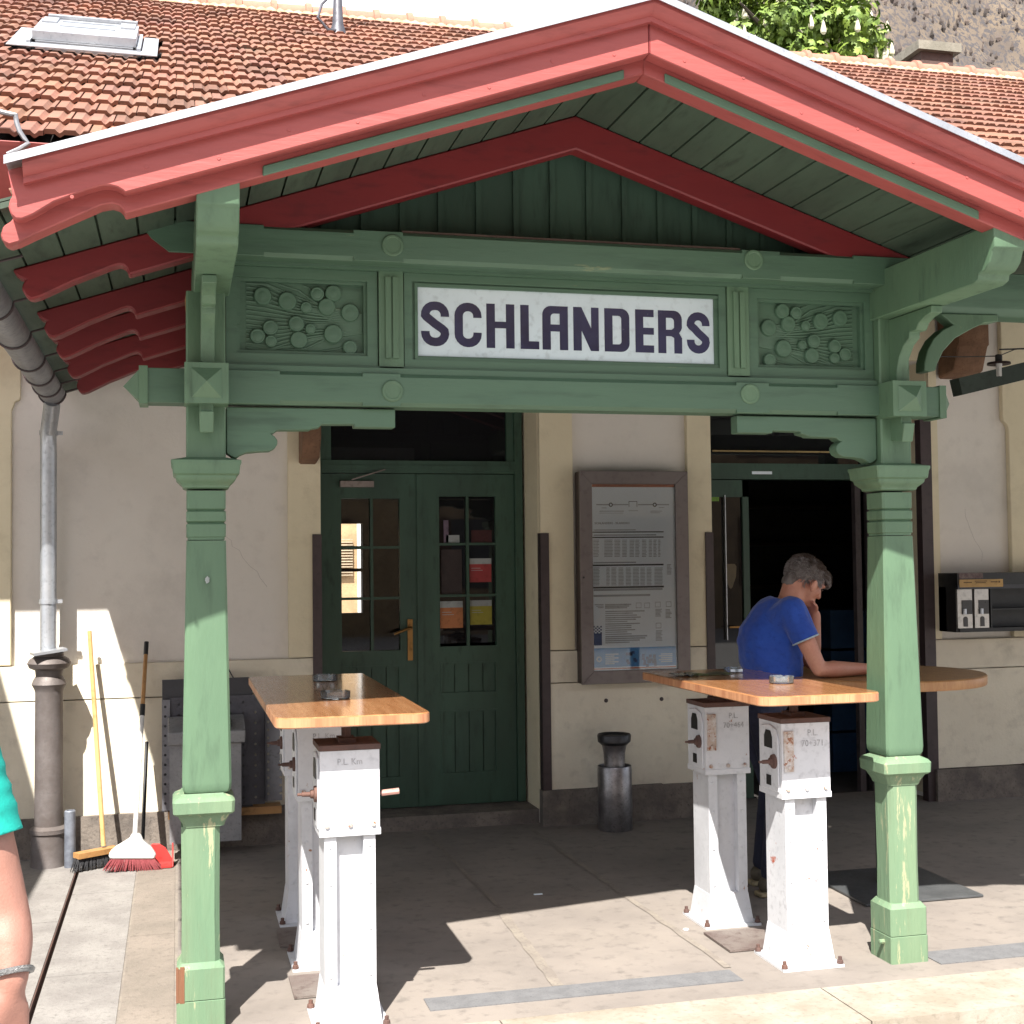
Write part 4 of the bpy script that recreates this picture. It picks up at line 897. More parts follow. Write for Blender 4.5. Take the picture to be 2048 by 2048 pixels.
# ================================================================== HIGH TABLES
TH = 1.10
def pedestal(par, cx, fy, txt=None, crank=-1, chip=False, side=True, plate=False, lever=False):
    """white cast level crossing pedestal: column, flared foot, crank housing"""
    hb_, dp_ = .105, .205
    m = WHITER if chip else WHITEM
    b = B(); x0, x1 = cx-.090, cx+.090; y0, y1 = fy+.01, fy+.19
    for a, e in ((x0, x0+.042), (x1-.042, x1)): b.box((a, y0, .10), (e, y1, .668), .004)
    b.box((x0+.042, y0+.04, .10), (x1-.042, y1-.02, .666), .003)
    for z_ in (.18, .34, .50, .63):
        for xx in (x0+.02, x1-.02):
            d = B().lathe(0, 0, [(0, .007), (.004, .006), (.005, .001)], 8); d.xf(Matrix.Translation((xx, y0, z_)) @ Matrix.Rotation(math.pi/2, 4, 'X')); b.add(d)
    ped = b.done('pedestal', m, par)
    b = B()
    ft = lambda w0, d0, z_: [(cx-w0, y0-d0, z_), (cx+w0, y0-d0, z_), (cx+w0, y1+d0, z_), (cx-w0, y1+d0, z_)]
    b.rings([ft(.132, .046, .0), ft(.132, .046, .010), ft(.108, .018, .0105), ft(.0925, .002, .13), ft(.091, .001, .14)])
    b.done('foot', m, ped)
    for sx in (-1, 1):
        for sy in (-1, 1): b = B().lathe(cx+sx*.120, (y0 if sy < 0 else y1)+sy*.032, [(.012, .014), (.024, .012), (.026, .008), (.038, .008)], 8); b.done('anchor_bolt', RUST, ped)
    b = B().box((cx-hb_, fy, .667), (cx+hb_, fy+dp_, .965), .006); b.box((cx-hb_-.003, fy-.003, .667), (cx+hb_+.003, fy+dp_+.003, .69), .003); hs = b.done('housing', m, ped)
    b = B().box((cx-hb_-.004, fy-.004, .966), (cx+hb_+.004, fy+dp_+.004, .985), .006); b.done('housing_lid', RUST, ped)
    for k in (-1, 0, 1): d = B().lathe(0, 0, [(0, .009), (.007, .008), (.009, .001)], 8); d.xf(Matrix.Translation((cx+k*.082, fy-.003, .705)) @ Matrix.Rotation(math.pi/2, 4, 'X')); d.done('bolt', RUSTW, ped)
    if plate:
        b = B().box((cx-.097, fy-.008, .775), (cx-.056, fy, .935), .004)
        for z_ in (.792, .918): d = B().lathe(0, 0, [(0, .009), (.006, .008), (.007, .001)], 8); d.xf(Matrix.Translation((cx-.0765, fy-.008, z_)) @ Matrix.Rotation(math.pi/2, 4, 'X')); b.add(d)
        b.done('hinge_plate', RUSTW, ped)
    # side plate with slot, hub and crank spindle
    sx = crank; xs_ = cx+sx*hb_
    b = B(); o = [(fy+.02, .69), (fy+.185, .69), (fy+.185, .90), (fy+.17, .945), (fy+.10, .955), (fy+.04, .94), (fy+.02, .90)]
    b.prism(o, 'yz', xs_, xs_+sx*.007, .003); b.done('side_plate', m, ped)
    b = B(); b.prism([(fy+.07, .86), (fy+.14, .86), (fy+.14, .905), (fy+.125, .93), (fy+.085, .93), (fy+.07, .905)], 'yz', xs_+sx*.0075, xs_+sx*.010, 0); b.done('slot', BLACK, ped); b = B().prism([(fy+.085, .71), (fy+.125, .71), (fy+.125, .75), (fy+.085, .75)], 'yz', xs_+sx*.0075, xs_+sx*.010, 0); b.done('slot', BLACK, ped)
    b = B(); d = B().lathe(0, 0, [(0, .030), (.010, .028), (.012, .016), (.022, .015), (.024, .009), (.052, .008), (.054, .005), (.068, .005)], 14); d.xf(Matrix.Translation((xs_+sx*.006, fy+.055, .81)) @ Matrix.Rotation(sx*math.pi/2, 4, 'Y')); b.add(d); b.done('crank_spindle', RUST, ped)
    if lever:
        b = B().tube([(cx+hb_, fy+.06, .800), (cx+hb_+.03, fy+.04, .803), (cx+hb_+.035, fy+.04, .806)], .005, 8); b.tube([(cx+hb_+.012, fy+.04, .803), (cx+hb_+.075, fy+.035, .808)], .011, 8); b.done('lever', mat('pink_paint', (.45, .24, .20), .5), ped)
    if txt:
        b = B(); zz = .925
        for s_, sz in txt: t_ = text(s_, sz, .9); facing(t_, fy-.0016, cx+.03 if plate else cx, zz); b.add(t_); zz -= .042
        b.done('lettering', mat('stencil', (.20, .205, .22), .7, (.44, .44, .46), bump=0, vscale=40), ped, False)
    b = B().box((cx-.03, fy+.06, .985), (cx+.03, fy+.15, 1.0), .003); b.tube([(cx, fy+.10, .99), (cx, fy+.10, 1.062)], .018, 10); b.bar((cx-.10, fy+.10, 1.055), (cx+.10, fy+.10, 1.055), .05, .012); b.done('top_mount', RUST, ped)
    return ped
def tabletop(par, x0, x1, y0, y1, rot=0.):
    b = B(); r = .055; th = .038
    out = arc(x0+r, y0+r, r, 180, 270, 6) + arc(x1-r, y0+r, r, 270, 360, 6) + arc(x1-r*.5, y1-r*.5, r*.5, 0, 90, 4) + arc(x0+r*.5, y1-r*.5, r*.5, 90, 180, 4)
    b.prism(out, 'xy', TH-th, TH-.0005, .004)
    for f in b.bm.faces: f.material_index = 1 if abs(f.normal.z) < .5 else 0
    if rot: c = V(((x0+x1)/2, (y0+y1)/2, 0)); b.xf(Matrix.Translation(c) @ Matrix.Rotation(R(rot), 4, 'Z') @ Matrix.Translation(-c))
    return b.done('tabletop', [WOODT, WOODE], par)
tbL = thing('high_table', (.59, 5.4, 0), 'long narrow orange wood high table on three white pedestals beside the left post', 'table')
tabletop(tbL, .322, .862, 4.528, 6.28)
pedestal(tbL, .588, 4.645, [('P.L. Km', .032)], -1, lever=True); pedestal(tbL, .575, 5.37, [('P.L. Km', .032)], -1); pedestal(tbL, .575, 6.04, None, -1)
tbR = thing('high_table', (2.38, 5.2, 0), 'high table with lighter orange wood top on two white pedestals in front of the man', 'table')
fl_, fr_, bl_, brr = G(1512, 1392, TH), G(1775, 1387, TH), G(1284.9, 1344.4, TH), G(1489, 1335, TH)
tabletop(tbR, 2.128, 2.652, 4.60, 5.86, 1.2)
cxn = (PY(1561.7, 1520, 4.82).x+PY(1661.7, 1520, 4.82).x)/2; yfar = 5.46; cxf = (PY(1411, 1480, yfar).x+PY(1498, 1480, yfar).x)/2
pedestal(tbR, cxn, 4.82, [('P.L.', .036), ('70+371', .036)], -1, chip=True, plate=True); pedestal(tbR, cxf, yfar, [('P.L.', .036), ('70+464', .036)], -1, plate=True)
tp = B(); tp.box((cxf-.17, 5.08, .003), (cxf+.17, 5.36, .012), .002); tp.done('tread_plate', mat('tread', (.22, .19, .17), .7, (.14, .1, .09), bump=1., bscale=120, metal=.3), tbR)
for ya, yb in ((5.0, 5.26), (5.68, 5.94)): tp = B().box((.42, ya, .003), (.74, yb, .012), .002); tp.done('tread_plate', MATS['tread'], tbL)
# ashtrays
def ashtray(px, py, z, label, r=.055):
    p = G(px, py, z); t = thing('ashtray', (p.x, p.y, z), label, 'ashtray', 'glass ashtrays on the high tables')
    hz_ = .030
    b = B().lathe(p.x, p.y, [(z, r*.90), (z+.003, r*.98), (z+hz_, r), (z+hz_, r*.84), (z+.008, r*.78), (z+.008, .001)], 28)
    for v in b.bm.verts:
        a = math.atan2(v.co.y-p.y, v.co.x-p.x)
        if v.co.z > z+.02 and min(abs((a-k*math.pi/2-.8+math.pi) % (2*math.pi)-math.pi) for k in range(4)) < .12: v.co.z -= .006
    b.done('dish', GLASS, t); return t
ashtray(671, 1397, TH, 'square-edged glass ashtray nearest the front edge of the left table', .058)
t = ashtray(650, 1362, TH, 'round glass ashtray further back on the left table', .056)
t = ashtray(1563, 1366, TH, 'clear glass ashtray shining in the sun on the right table', .052)
p = G(1467, 1345, TH); t = thing('ashtray', (p.x, p.y, TH), 'printed glass ashtray beside the tobacco pouch at the back of the right table', 'ashtray', 'glass ashtrays on the high tables')
b = B().lathe(p.x, p.y, [(TH, .042), (TH+.024, .048), (TH+.024, .040), (TH+.006, .036), (TH+.006, .001)], 4); b.done('dish', GLASS, t)
b = B().box((p.x-.03, p.y-.0365, TH+.006), (p.x+.03, p.y-.0355, TH+.018), 0); b.done('print', PAPER, t)
p = G(1412, 1350, TH); t = thing('tobacco_pouch', (p.x, p.y, TH), 'crumpled green and black tobacco pouch lying on the right table', 'pouch')
b = B()
rs2 = []
for i in range(9):
    u = i/8; rs2.append([(p.x-.10+.20*u, p.y+yy, TH+.002+zz_*(1+.5*math.sin(u*9))*.6) for yy, zz_ in ((-.045, 0), (-.045, .008+.006*math.sin(u*7)), (0, .016+.006*math.cos(u*11)), (.045, .010), (.045, 0))])
b.rings(rs2); b.done('pouch', mat('pouch_green', (.10, .12, .035), .4, (.02, .02, .018), bump=.4, vscale=22), t)
p2 = G(1365, 1352, TH); b = B(); b.rings([[(p2.x-.05+.11*i/6, p2.y+yy, TH+.001+.010*abs(math.sin(i*1.3+yy*40))+zz_) for yy, zz_ in ((-.05, 0), (-.02, .008), (.02, .006), (.05, 0), (.05, -.0005), (-.05, -.0005))] for i in range(7)]); b.done('clear_wrapper', GLASS, t)

# ================================================================== ROUND TABLE
RTX, RTY, RTZ, RTR = 3.40, 5.92, 1.05, .51
rtb = thing('round_table', (RTX, RTY, 0), 'round wooden bar table on a steel foot plate beside the bar door', 'table')
B().lathe(RTX, RTY, [(RTZ-.05, RTR-.02), (RTZ-.048, RTR-.004), (RTZ-.04, RTR), (RTZ-.006, RTR), (RTZ, RTR-.006), (RTZ, .001)], 56).done('tabletop', WOODR, rtb)
B().lathe(RTX, RTY, [(.01, .036), (RTZ-.06, .036)], 18).done('stem', DARKG, rtb)
fa_ = [G(1655, 1742), G(1722, 1816), G(1962, 1797), G(1868, 1728)]
B().prism([(3.10, 5.56), (3.72, 5.56), (3.74, 6.20), (3.12, 6.20)], 'xy', .003, .014, .002).done('foot_plate', mat('plate_steel', (.085, .09, .095), .45, (.12, .125, .13), metal=.4, vscale=6), rtb)
B().box((RTX-.2, RTY-.03, RTZ-.075), (RTX+.2, RTY+.03, RTZ-.051), .003).done('spider', DARKG, rtb)

# ================================================================== LITTER BIN
p = G(1240, 1664); bx, by = p.x, p.y+.085
bn = thing('ash_bin', (bx, by, 0), 'tall stainless steel bin with waisted ash tray column standing under the timetable', 'litter bin')
def bzz(py): return PY(1240, py, by).z
rb = .104
B().lathe(bx, by, [(0, rb-.006), (.012, rb), (bzz(1533), rb), (bzz(1530), rb-.004), (bzz(1540), rb-.006), (.1, rb-.008)], 36).done('body', STEEL, bn)
B().lathe(bx, by, [(.1, .064), (bzz(1528), .064), (bzz(1505), .066), (bzz(1490), .074), (bzz(1482), .086)], 32).done('neck', STEEL, bn)
B().lathe(bx, by, [(bzz(1488), .080), (bzz(1482), .100), (bzz(1470), .103), (bzz(1467), .098), (bzz(1472), .085), (bzz(1472), .001)], 32).done('ash_rim', mat('rim_dark', (.05, .05, .055), .4, metal=.6), bn)

# ================================================================== TIMETABLE CASE
TY = 7.715; a, c = PY(1158.8, 942, TY), PY(1382.3, 1369, TY)
tx0, tx1, tz1, tz0 = a.x, c.x, a.z+.002, PY(1160, 1370, TY).z
tc = thing('timetable_case', ((tx0+tx1)/2, TY+.06, tz0), 'bronze framed glass case with a train timetable poster on the wall between the doors', 'display case')
gi = PY(1183.7, 968, TY), PY(1357, 1343, TY); gx0, gx1, gz1, gz0 = gi[0].x, gi[1].x, gi[0].z, PY(1186, 1343, TY).z
b = B()
for lp in ([(tx0, tz1), (tx1, tz1), (gx1, gz1), (gx0, gz1)], [(tx0, tz0), (gx0, gz0), (gx1, gz0), (tx1, tz0)], [(tx0, tz0), (tx0, tz1), (gx0, gz1), (gx0, gz0)], [(tx1, tz0), (gx1, gz0), (gx1, gz1), (tx1, tz1)]): b.prism(lp, 'xz', TY, TY+.025, .002)
b.done('frame', CASE, tc, False)
b = B(); b.box((tx0+.004, TY+.026, tz0+.004), (tx0+.02, FY-.006, tz1-.004), 0); b.box((tx1-.02, TY+.026, tz0+.004), (tx1-.004, FY-.006, tz1-.004), 0); b.box((tx0+.02, TY+.026, tz1-.02), (tx1-.02, FY-.006, tz1-.004), 0); b.box((tx0+.02, TY+.026, tz0+.004), (tx1-.02, FY-.006, tz0+.02), 0); b.box((tx0+.02, FY-.03, tz0+.02), (tx1-.02, FY-.006, tz1-.02), 0); b.done('casing', mat('case_side', (.05, .035, .035), .5, metal=.2), tc, False)
B().box((gx0+.001, TY+.014, gz0+.001), (gx1-.001, TY+.018, gz1-.001), 0).done('pane', THIN, tc, False)
py_ = TY+.024; pst = B().box((gx0-.02, py_, gz0-.01), (gx1+.01, py_+.004, gz1+.02), 0).done('poster', PAPER, tc, False)
def tt(x, y, big=0):
    X_, Y_ = (1140+.13458*x, (920 if not big else 1150)+.13458*y); p = PY(X_, Y_, py_); return p.x, p.z
def rect(b, x0, y0, x1, y1, big=0, lay=1):
    a, c = tt(x0, y0, big), tt(x1, y1, big); b.box((a[0], py_-.0008*lay, min(a[1], c[1])), (c[0], py_, max(a[1], c[1])), 0)
b = B()
for y in (1070, 1148, 1560): rect(b, 335, y-5, 1390, y+5)
rect(b, 345, 1885, 1395, 1893)
for x in (605, 1258): 
    p = tt(x, 665); d = fill([[(p[0]+.0135*math.cos(k*.4), p[1]+.0135*math.sin(k*.4)) for k in range(16)], [(p[0]+.007*math.cos(k*.4), p[1]+.007*math.sin(k*.4)) for k in range(16)]]); facing(d, py_-.0012); b.add(d)
for (x0, y0, x1, y1) in ((872, 612, 998, 620), (872, 612, 880, 695), (990, 612, 998, 695)): rect(b, x0, y0, x1, y1)
p = tt(625, 940); t_ = text('SCHLANDERS - SILANDRO', .0185, 1.05); facing(t_, py_-.001, p[0], p[1]); b.add(t_)
b.done('print_bold', INK, pst, False)
b = B()
rect(b, 390, 655, 580, 672); rect(b, 630, 655, 865, 672); rect(b, 1010, 655, 1230, 672); rect(b, 1290, 655, 1470, 672)
rect(b, 470, 708, 545, 716); rect(b, 1320, 702, 1400, 710); rect(b, 440, 755, 800, 765); rect(b, 440, 785, 790, 792); rect(b, 870, 750, 1010, 758); rect(b, 1195, 755, 1365, 765); rect(b, 1195, 780, 1340, 788)
rect(b, 350, 1034, 975, 1046); rect(b, 350, 1518, 980, 1530); rect(b, 350, 1108, 1280, 1122)
for k in range(12):
    for x0, x1 in ((345, 430), (510, 640), (660, 750), (775, 850), (885, 960), (970, 1035), (1070, 1140), (1170, 1220), (1240, 1290), (1310, 1345)): rect(b, x0, 1185+k*22, x1-random.randint(0, 12), 1195+k*22)
for k in range(13):
    for x0, x1 in ((345, 440), (540, 595), (615, 695), (720, 800), (830, 910), (935, 1030), (1045, 1120), (1140, 1215), (1255, 1380)): rect(b, x0, 1600+k*21, x1-random.randint(0, 12), 1609+k*21)
for y, x1 in ((215, 1375), (305, 1190)): rect(b, 350, y-8, x1, y+6, 1)
for k in range(3): rect(b, 520, 434+k*24, 910-k*30, 446+k*24, 1); rect(b, 365+k*25, 436+k*22, 500, 446+k*22, 1)
for k in range(16): rect(b, 525, 535+k*31, 1160-random.randint(0, 330), 541+k*31, 1)
for x0, y0, n, w_ in ((1270, 505, 6, 100), (1420, 510, 7, 95), (1275, 825, 8, 105), (1440, 1550, 8, 80)):
    if y0 > 1000: 
        for k in range(n): rect(b, x0, y0+k*20, x0+w_-random.randint(0, 30), y0+9+k*20)
    else:
        for k in range(n): rect(b, x0, y0+k*20, x0+w_-random.randint(0, 30), y0+9+k*20, 1)
for x0, y0 in ((980, 412), (1105, 412), (1265, 400), (1275, 712), (1425, 395)):
    for q in ((x0, y0, x0+80, y0+6), (x0, y0+72, x0+80, y0+78), (x0, y0+6, x0+6, y0+72), (x0+74, y0+6, x0+80, y0+72)): rect(b, *q, 1)
b.done('print_light', INKL, pst, False)
b = B(); 
for (x0, x1) in ((345, 1575),):
    a, c = tt(x0, 1092, 1), tt(x1, 1092, 1); d0 = tt(x0, 1378, 1); b.box((a[0], py_-.001, d0[1]), (c[0], py_, a[1]), 0)
b.done('blue_band', BLUE, pst, False)
b = B(); rect(b, 345, 870, 475, 1045, 1)
for r_ in range(5):
    for k in range(5):
        if (r_+k) % 2 == 0: rect(b, 345+k*26, 758+r_*23, 345+k*26+24, 758+r_*23+21, 1)
for k in range(26): x, y = random.uniform(820, 1250), random.uniform(1110, 1330); rect(b, x, y, x+42, y+42, 1, 2)
b.done('blue_marks', BLUED, pst, False)
b = B(); rect(b, 325, 358, 1545, 405); a = tt(345, 1390, 1); c = tt(1575, 1390, 1); b.box((a[0], py_-.0014, a[1]-.008), (c[0], py_, a[1]), 0); b.done('orange_strip', ORNG, pst, False)
b = B(); p = tt(432, 1252, 1); o_ = []; 
for k in range(48): r_ = .0165 if (k//2) % 2 else .0195; o_.append((p[0]+r_*math.cos(k*math.pi/24), p[1]+r_*math.sin(k*math.pi/24)))
d = fill([o_, [(p[0]+.009*math.cos(k*.3927), p[1]+.009*math.sin(k*.3927)) for k in range(16)]]); facing(d, py_-.0022); b.add(d)
for k in range(6): rect(b, 525, 1172+k*28, 720-(k % 2)*60, 1184+k*28, 1, 2)
for k in range(5): rect(b, 1350-(k % 2)*30, 1165+k*28, 1520, 1178+k*28, 1, 2)
b.done('logo', mat('poster_pale', (.50, .58, .64), .6, bump=0), pst, False)
b = B(); p = PY(1167.5, 1155, TY); d = B().lathe(0, 0, [(0, .007), (.003, .006), (.003, .001)], 10); d.xf(Matrix.Translation((p.x, TY, p.z)) @ Matrix.Rotation(math.pi/2, 4, 'X')); b.add(d); b.done('lock', BLACK, tc)

# ================================================================== VENDING MACHINE on the right wall
VY = 7.60
def ve(x, y): p = PY(1820+.118*x, 1080+.118*y, VY); return p.x, p.z
vx0 = ve(815, 900)[0]; vz1, vz0 = ve(1200, 560)[1], ve(1200, 1560)[1]; vx1 = vx0+1.0
vm = thing('vending_machine', (vx0+.5, VY+.1, vz0), 'black wall mounted vending cabinet with two silver dispensers and a cream label', 'vending machine')
b = B(); zm = ve(1000, 800)[1]
b.box((vx0, VY+.005, zm), (vx1, FY-.004, vz1), .004); b.box((vx0, VY+.03, vz0), (vx0+.02, FY-.004, zm), .002); b.box((vx0+.0, VY+.14, vz0), (vx1, FY-.005, zm), 0)
b.box((vx0+.02, VY+.02, vz0), (vx1, FY-.006, vz0+.025), .002); sx0 = ve(1400, 1000)[0]; b.box((sx0, VY+.03, ve(1400, 1190)[1]), (vx1, VY+.139, ve(1400, 1165)[1]), .002); b.box((sx0-.006, VY+.015, vz0+.026), (sx0+.004, VY+.139, zm), .001)
b.done('cabinet', BLACK, vm)
B().box((vx0+.0, VY-.0, zm-.012), (vx1, VY+.03, zm+.014), .003).done('rail', DARKG, vm)
for x0, x1 in ((818, 1085), (1108, 1365)):
    a, c = ve(x0, 850), ve(x1, 1590); b = B(); W2 = c[0]-a[0]; zt_, zb2 = zm-.014, vz0+.027; hh = zt_-zb2
    b.box((a[0], VY+.012, zb2), (c[0], VY+.135, zt_), .004); d = b.done('dispenser', CHROME, vm)
    b = B(); b.box((a[0]+W2*.28, VY+.008, zb2+hh*.36), (c[0]-W2*.02, VY+.0125, zb2+hh*.72), .001); b.prism(arc(a[0]+W2*.52, zb2+hh*.24, W2*.14, 0, 180, 8)+[(a[0]+W2*.38, zb2+hh*.04), (a[0]+W2*.66, zb2+hh*.04)], 'xz', VY+.008, VY+.0125); b.done('window', mat('smoked', (.04, .038, .04), .3, bump=0), d)
    b = B().tube([(a[0]+W2*.42, VY+.003, zb2+hh*.5), (a[0]+W2*.42, VY+.003, zb2+hh*.36)], .012, 8); b.done('coin_slot', ZINC, d)
a, c = ve(835, 672), ve(1575, 790); b = B().box((a[0], VY-.002, c[1]), (c[0], VY+.004, a[1]), 0); lb = b.done('label_plate', YELLOW, vm)
b = B(); 
for x0, y0, x1, y1 in ((905, 712, 1045, 728), (1100, 690, 1300, 702), (1110, 716, 1280, 730), (1365, 700, 1480, 716), (1495, 690, 1525, 722)): q, r_ = ve(x0, y0), ve(x1, y1); b.box((q[0], VY-.003, r_[1]), (r_[0], VY-.0015, q[1]), 0)
b.done('label_print', mat('brown_ink', (.16, .09, .035), .7, bump=0), lb, False)
b = B(); a, c = ve(830, 560), ve(1240, 650); b.box((a[0], VY+.001, c[1]), (c[0], VY+.0045, a[1]), 0); b.done('picture_strip', mat('strip_red', (.06, .02, .02), .5, (.14, .1, .09), bump=0, vscale=40), vm)

# ================================================================== LAMP on a wire at the right
LY = 6.6
lmp = PY(1900+.1035*940, 640+.1035*680, LY)
la = thing('hanging_lamp', lmp, 'small enamel shade lamp with white energy saving bulb hanging on a wire at the right', 'lamp')
b = B().lathe(lmp.x, LY, [(lmp.z-.035, .02), (lmp.z+.0, .02), (lmp.z+.004, .014)], 14); b.done('socket', BLACK, la)
zs_ = lmp.z-.036
b = B().lathe(lmp.x, LY, [(zs_, .022), (zs_-.006, .064), (zs_-.018, .067), (zs_-.020, .062), (zs_-.010, .02)], 24); b.done('shade', mat('shade_rust', (.05, .03, .028), .5, metal=.3), la)
b = B().lathe(lmp.x, LY, [(zs_-.012, .018), (zs_-.036, .018), (zs_-.038, .010)], 14)
for k in range(3): a = k*2.09; b.tube([(lmp.x+.010*math.cos(a), LY+.010*math.sin(a), zs_-.036), (lmp.x+.010*math.cos(a), LY+.010*math.sin(a), zs_-.085)], .0065, 8)
b.done('bulb', WHITEP, la)
w1 = PY(1855, 714, 5.0)
b = B().tube([lmp+V((0, 0, -.005)), lmp.lerp(PY(1870, 714, LY), .5)+V((0, 0, -.004)), PY(1862, 713, LY)], .003, 6); q = PY(2060, 695, LY); b.tube([lmp+V((0, 0, -.005)), lmp.lerp(q, .5)+V((0, 0, .01)), q], .003, 6)
q0, q1 = PY(1999, 699, LY+.4), PY(2060, 697, LY+.4); b.done('cable', BLACK, la); B().tube([q0, q1, q1+V((.4, 0, .0))], .005, 6).done('wall_cable', BLACK, bld)

# small litter on the floor
p = G(1076, 1790); t = tag(B().box((p.x-.02, p.y-.006, .002), (p.x+.022, p.y+.008, .006), .001).done('paper_scrap', PAPER), 'small white paper scrap lying in the shade on the porch floor', 'litter')
p = G(1372, 1860); t = tag(B().lathe(p.x, p.y, [(.002, .014), (.006, .012), (.007, .001)], 10).done('chewing_gum', WHITEP), 'flat white chewing gum spot on the sunny floor by the right table', 'litter')
# ---- bottles and crate in the dark bar
bt = B().lathe(0, 0, [(0, .036), (.01, .038), (.19, .038), (.23, .014), (.31, .013), (.315, .001)], 12).done('bottle', [mat('bottle_glass', (.03, .035, .02), .1, (.10, .05, .02), bump=0, vscale=1)])
k = 0
for z_ in (1.38, 1.78):
    for i in range(9):
        o = bt if k == 0 else bt.copy()
        if k: C.objects.link(o)
        o.location = (QX0+.55+i*.15+random.uniform(-.03, .03), 11.42, z_); k += 1
        tag(o, 'dark bottle on the unlit shelves inside the bar', 'bottle', 'bottles on the bar shelves')
b = B(); p = PY(1690, 1300, 9.2)
cr_ = thing('drinks_crate', (p.x, 9.2, 0), 'stack of dark blue plastic drinks crates just inside the bar door', 'crate')
for z_ in (0, .31, .62, .93): b.box((p.x-.2, 9.05, z_+.01), (p.x+.2, 9.35, z_+.30), .01)
b.done('crates', mat('crate_blue', (.012, .05, .12), .5), cr_)

# ================================================================== PEOPLE
def hull(b, sph):
    bm = bmesh.new()
    for c, r_ in sph:
        if not hasattr(r_, '__len__'): r_ = (r_, r_, r_)
        bmesh.ops.create_icosphere(bm, subdivisions=2, radius=1, matrix=Matrix.Translation(c) @ Matrix.Diagonal((*r_, 1)))
    if len(sph) > 1:
        out = bmesh.ops.convex_hull(bm, input=bm.verts[:]); 
        junk = [e for e in out['geom_interior'] if isinstance(e, bmesh.types.BMVert)]; bmesh.ops.delete(bm, geom=junk, context='VERTS')
    me = bpy.data.meshes.new('t'); bm.to_mesh(me); bm.free(); b.bm.from_mesh(me); bpy.data.meshes.remove(me)
def chain(b, pts, rads):
    for i in range(len(pts)-1): hull(b, [(V(pts[i]), rads[i]), (V(pts[i+1]), rads[i+1])])
def ell(b, c, r_, rot=None):
    bm = bmesh.new(); m = Matrix.Translation(c) @ (rot or Matrix()) @ Matrix.Diagonal((*r_, 1)); bmesh.ops.create_icosphere(bm, subdivisions=3, radius=1, matrix=m)
    me = bpy.data.meshes.new('t'); bm.to_mesh(me); bm.free(); b.bm.from_mesh(me); bpy.data.meshes.remove(me)
def fuse(b, name, m, parent, vox=.009, it=6, fac=.5, cut=None):
    o = b.done('tmp', m, parent); r_ = o.modifiers.new('r', 'REMESH'); r_.mode = 'VOXEL'; r_.voxel_size = vox; r_.use_smooth_shade = True
    s_ = o.modifiers.new('s', 'SMOOTH'); s_.iterations = it; s_.factor = fac
    dg = bpy.context.evaluated_depsgraph_get(); me = bpy.data.meshes.new_from_object(o.evaluated_get(dg)); me.name = name
    if cut:
        bm = bmesh.new(); bm.from_mesh(me); og = origin(parent)
        for co, no in cut:
            g_ = bm.verts[:]+bm.edges[:]+bm.faces[:]; bmesh.ops.bisect_plane(bm, geom=g_, plane_co=V(co)-og, plane_no=V(no), clear_outer=True)
        bm.to_mesh(me); bm.free()
    me.polygons.foreach_set('use_smooth', [True]*len(me.polygons))
    o2 = bpy.data.objects.new(name, me); C.objects.link(o2); o2.parent = parent; bpy.data.objects.remove(o)
    if not me.materials: me.materials.append(m)
    return o2
def fingers(b, wrist, d, side, palm, curl, s_=1.):
    """palm and five fingers; d: direction of the hand, side: towards the thumb, palm: towards the palm side"""
    d, side, palm = V(d).normalized(), V(side).normalized(), V(palm).normalized()
    w_ = V(wrist)
    hull(b, [(w_+d*.015*s_, .022*s_), (w_+d*.05*s_+side*.024*s_, .017*s_), (w_+d*.05*s_-side*.024*s_, .016*s_)])
    hull(b, [(w_+d*.05*s_+side*.024*s_, .016*s_), (w_+d*.085*s_+side*.030*s_, .013*s_), (w_+d*.082*s_-side*.030*s_, .012*s_), (w_+d*.05*s_-side*.024*s_, .015*s_)])
    for k, (o_, ln) in enumerate(((.030, .072), (.010, .080), (-.010, .074), (-.030, .058))):
        p_ = w_+d*.085*s_+side*o_*s_; dd_ = d.copy(); pts = [p_]; 
        for j, q in enumerate((.45, .32, .23)):
            dd_ = (dd_*math.cos(curl)+palm*math.sin(curl)*1.).normalized(); p_ = p_+dd_*ln*q*s_; pts.append(p_)
        chain(b, pts, [.0095*s_, .0088*s_, .008*s_, .007*s_])
    p_ = w_+d*.03*s_+side*.028*s_; q1 = p_+(d*.5+side*.7+palm*.3).normalized()*.035*s_; q2 = q1+(d*.85+side*.25+palm*.3).normalized()*.032*s_; chain(b, [p_, q1, q2], [.014*s_, .0105*s_, .008*s_])
# ---- man leaning on the round table; he faces +X, the camera sees his right side
MY = 5.98
def mp(x, y, Y=MY): return PY(1460+.15528*x, 1080+.15528*y, Y)
man = thing('person', (2.80, MY, 0), 'grey haired man in blue T-shirt and jeans leaning on the round table, chin on hand', 'person')
hc = mp(985, 500, MY)             # head centre
hr = Matrix.Rotation(R(38), 4, 'Y')     # head tilted forward
def hd(x, y, z): return hc + hr @ V((x, y, z))
neck0 = mp(720, 760, MY); hipc = V((2.76, MY, .93))
shR = mp(800, 905, MY-.19); shL = V((shR.x+.05, MY+.17, shR.z-.05))
elR = mp(1150, 1650, MY-.26); elR.z = RTZ+.043; wrR = mp(1760, 1590, MY-.22); wrR.z = RTZ+.035
elL = V((mp(1150, 1600).x, MY+.08, RTZ+.045)); chin = hd(.075, .02, -.10)
wrL = mp(1098, 965, MY+.02)
b = B()
ell(b, hd(-.008, 0, .010), (.100, .077, .088), hr)                     # cranium
hull(b, [(hd(.035, 0, -.03), (.058, .060, .07)), (hd(.055, 0, -.082), (.036, .036, .03))])   # face and jaw
hull(b, [(hd(.092, 0, -.005), .011), (hd(.108, 0, -.034), .013)])          # nose
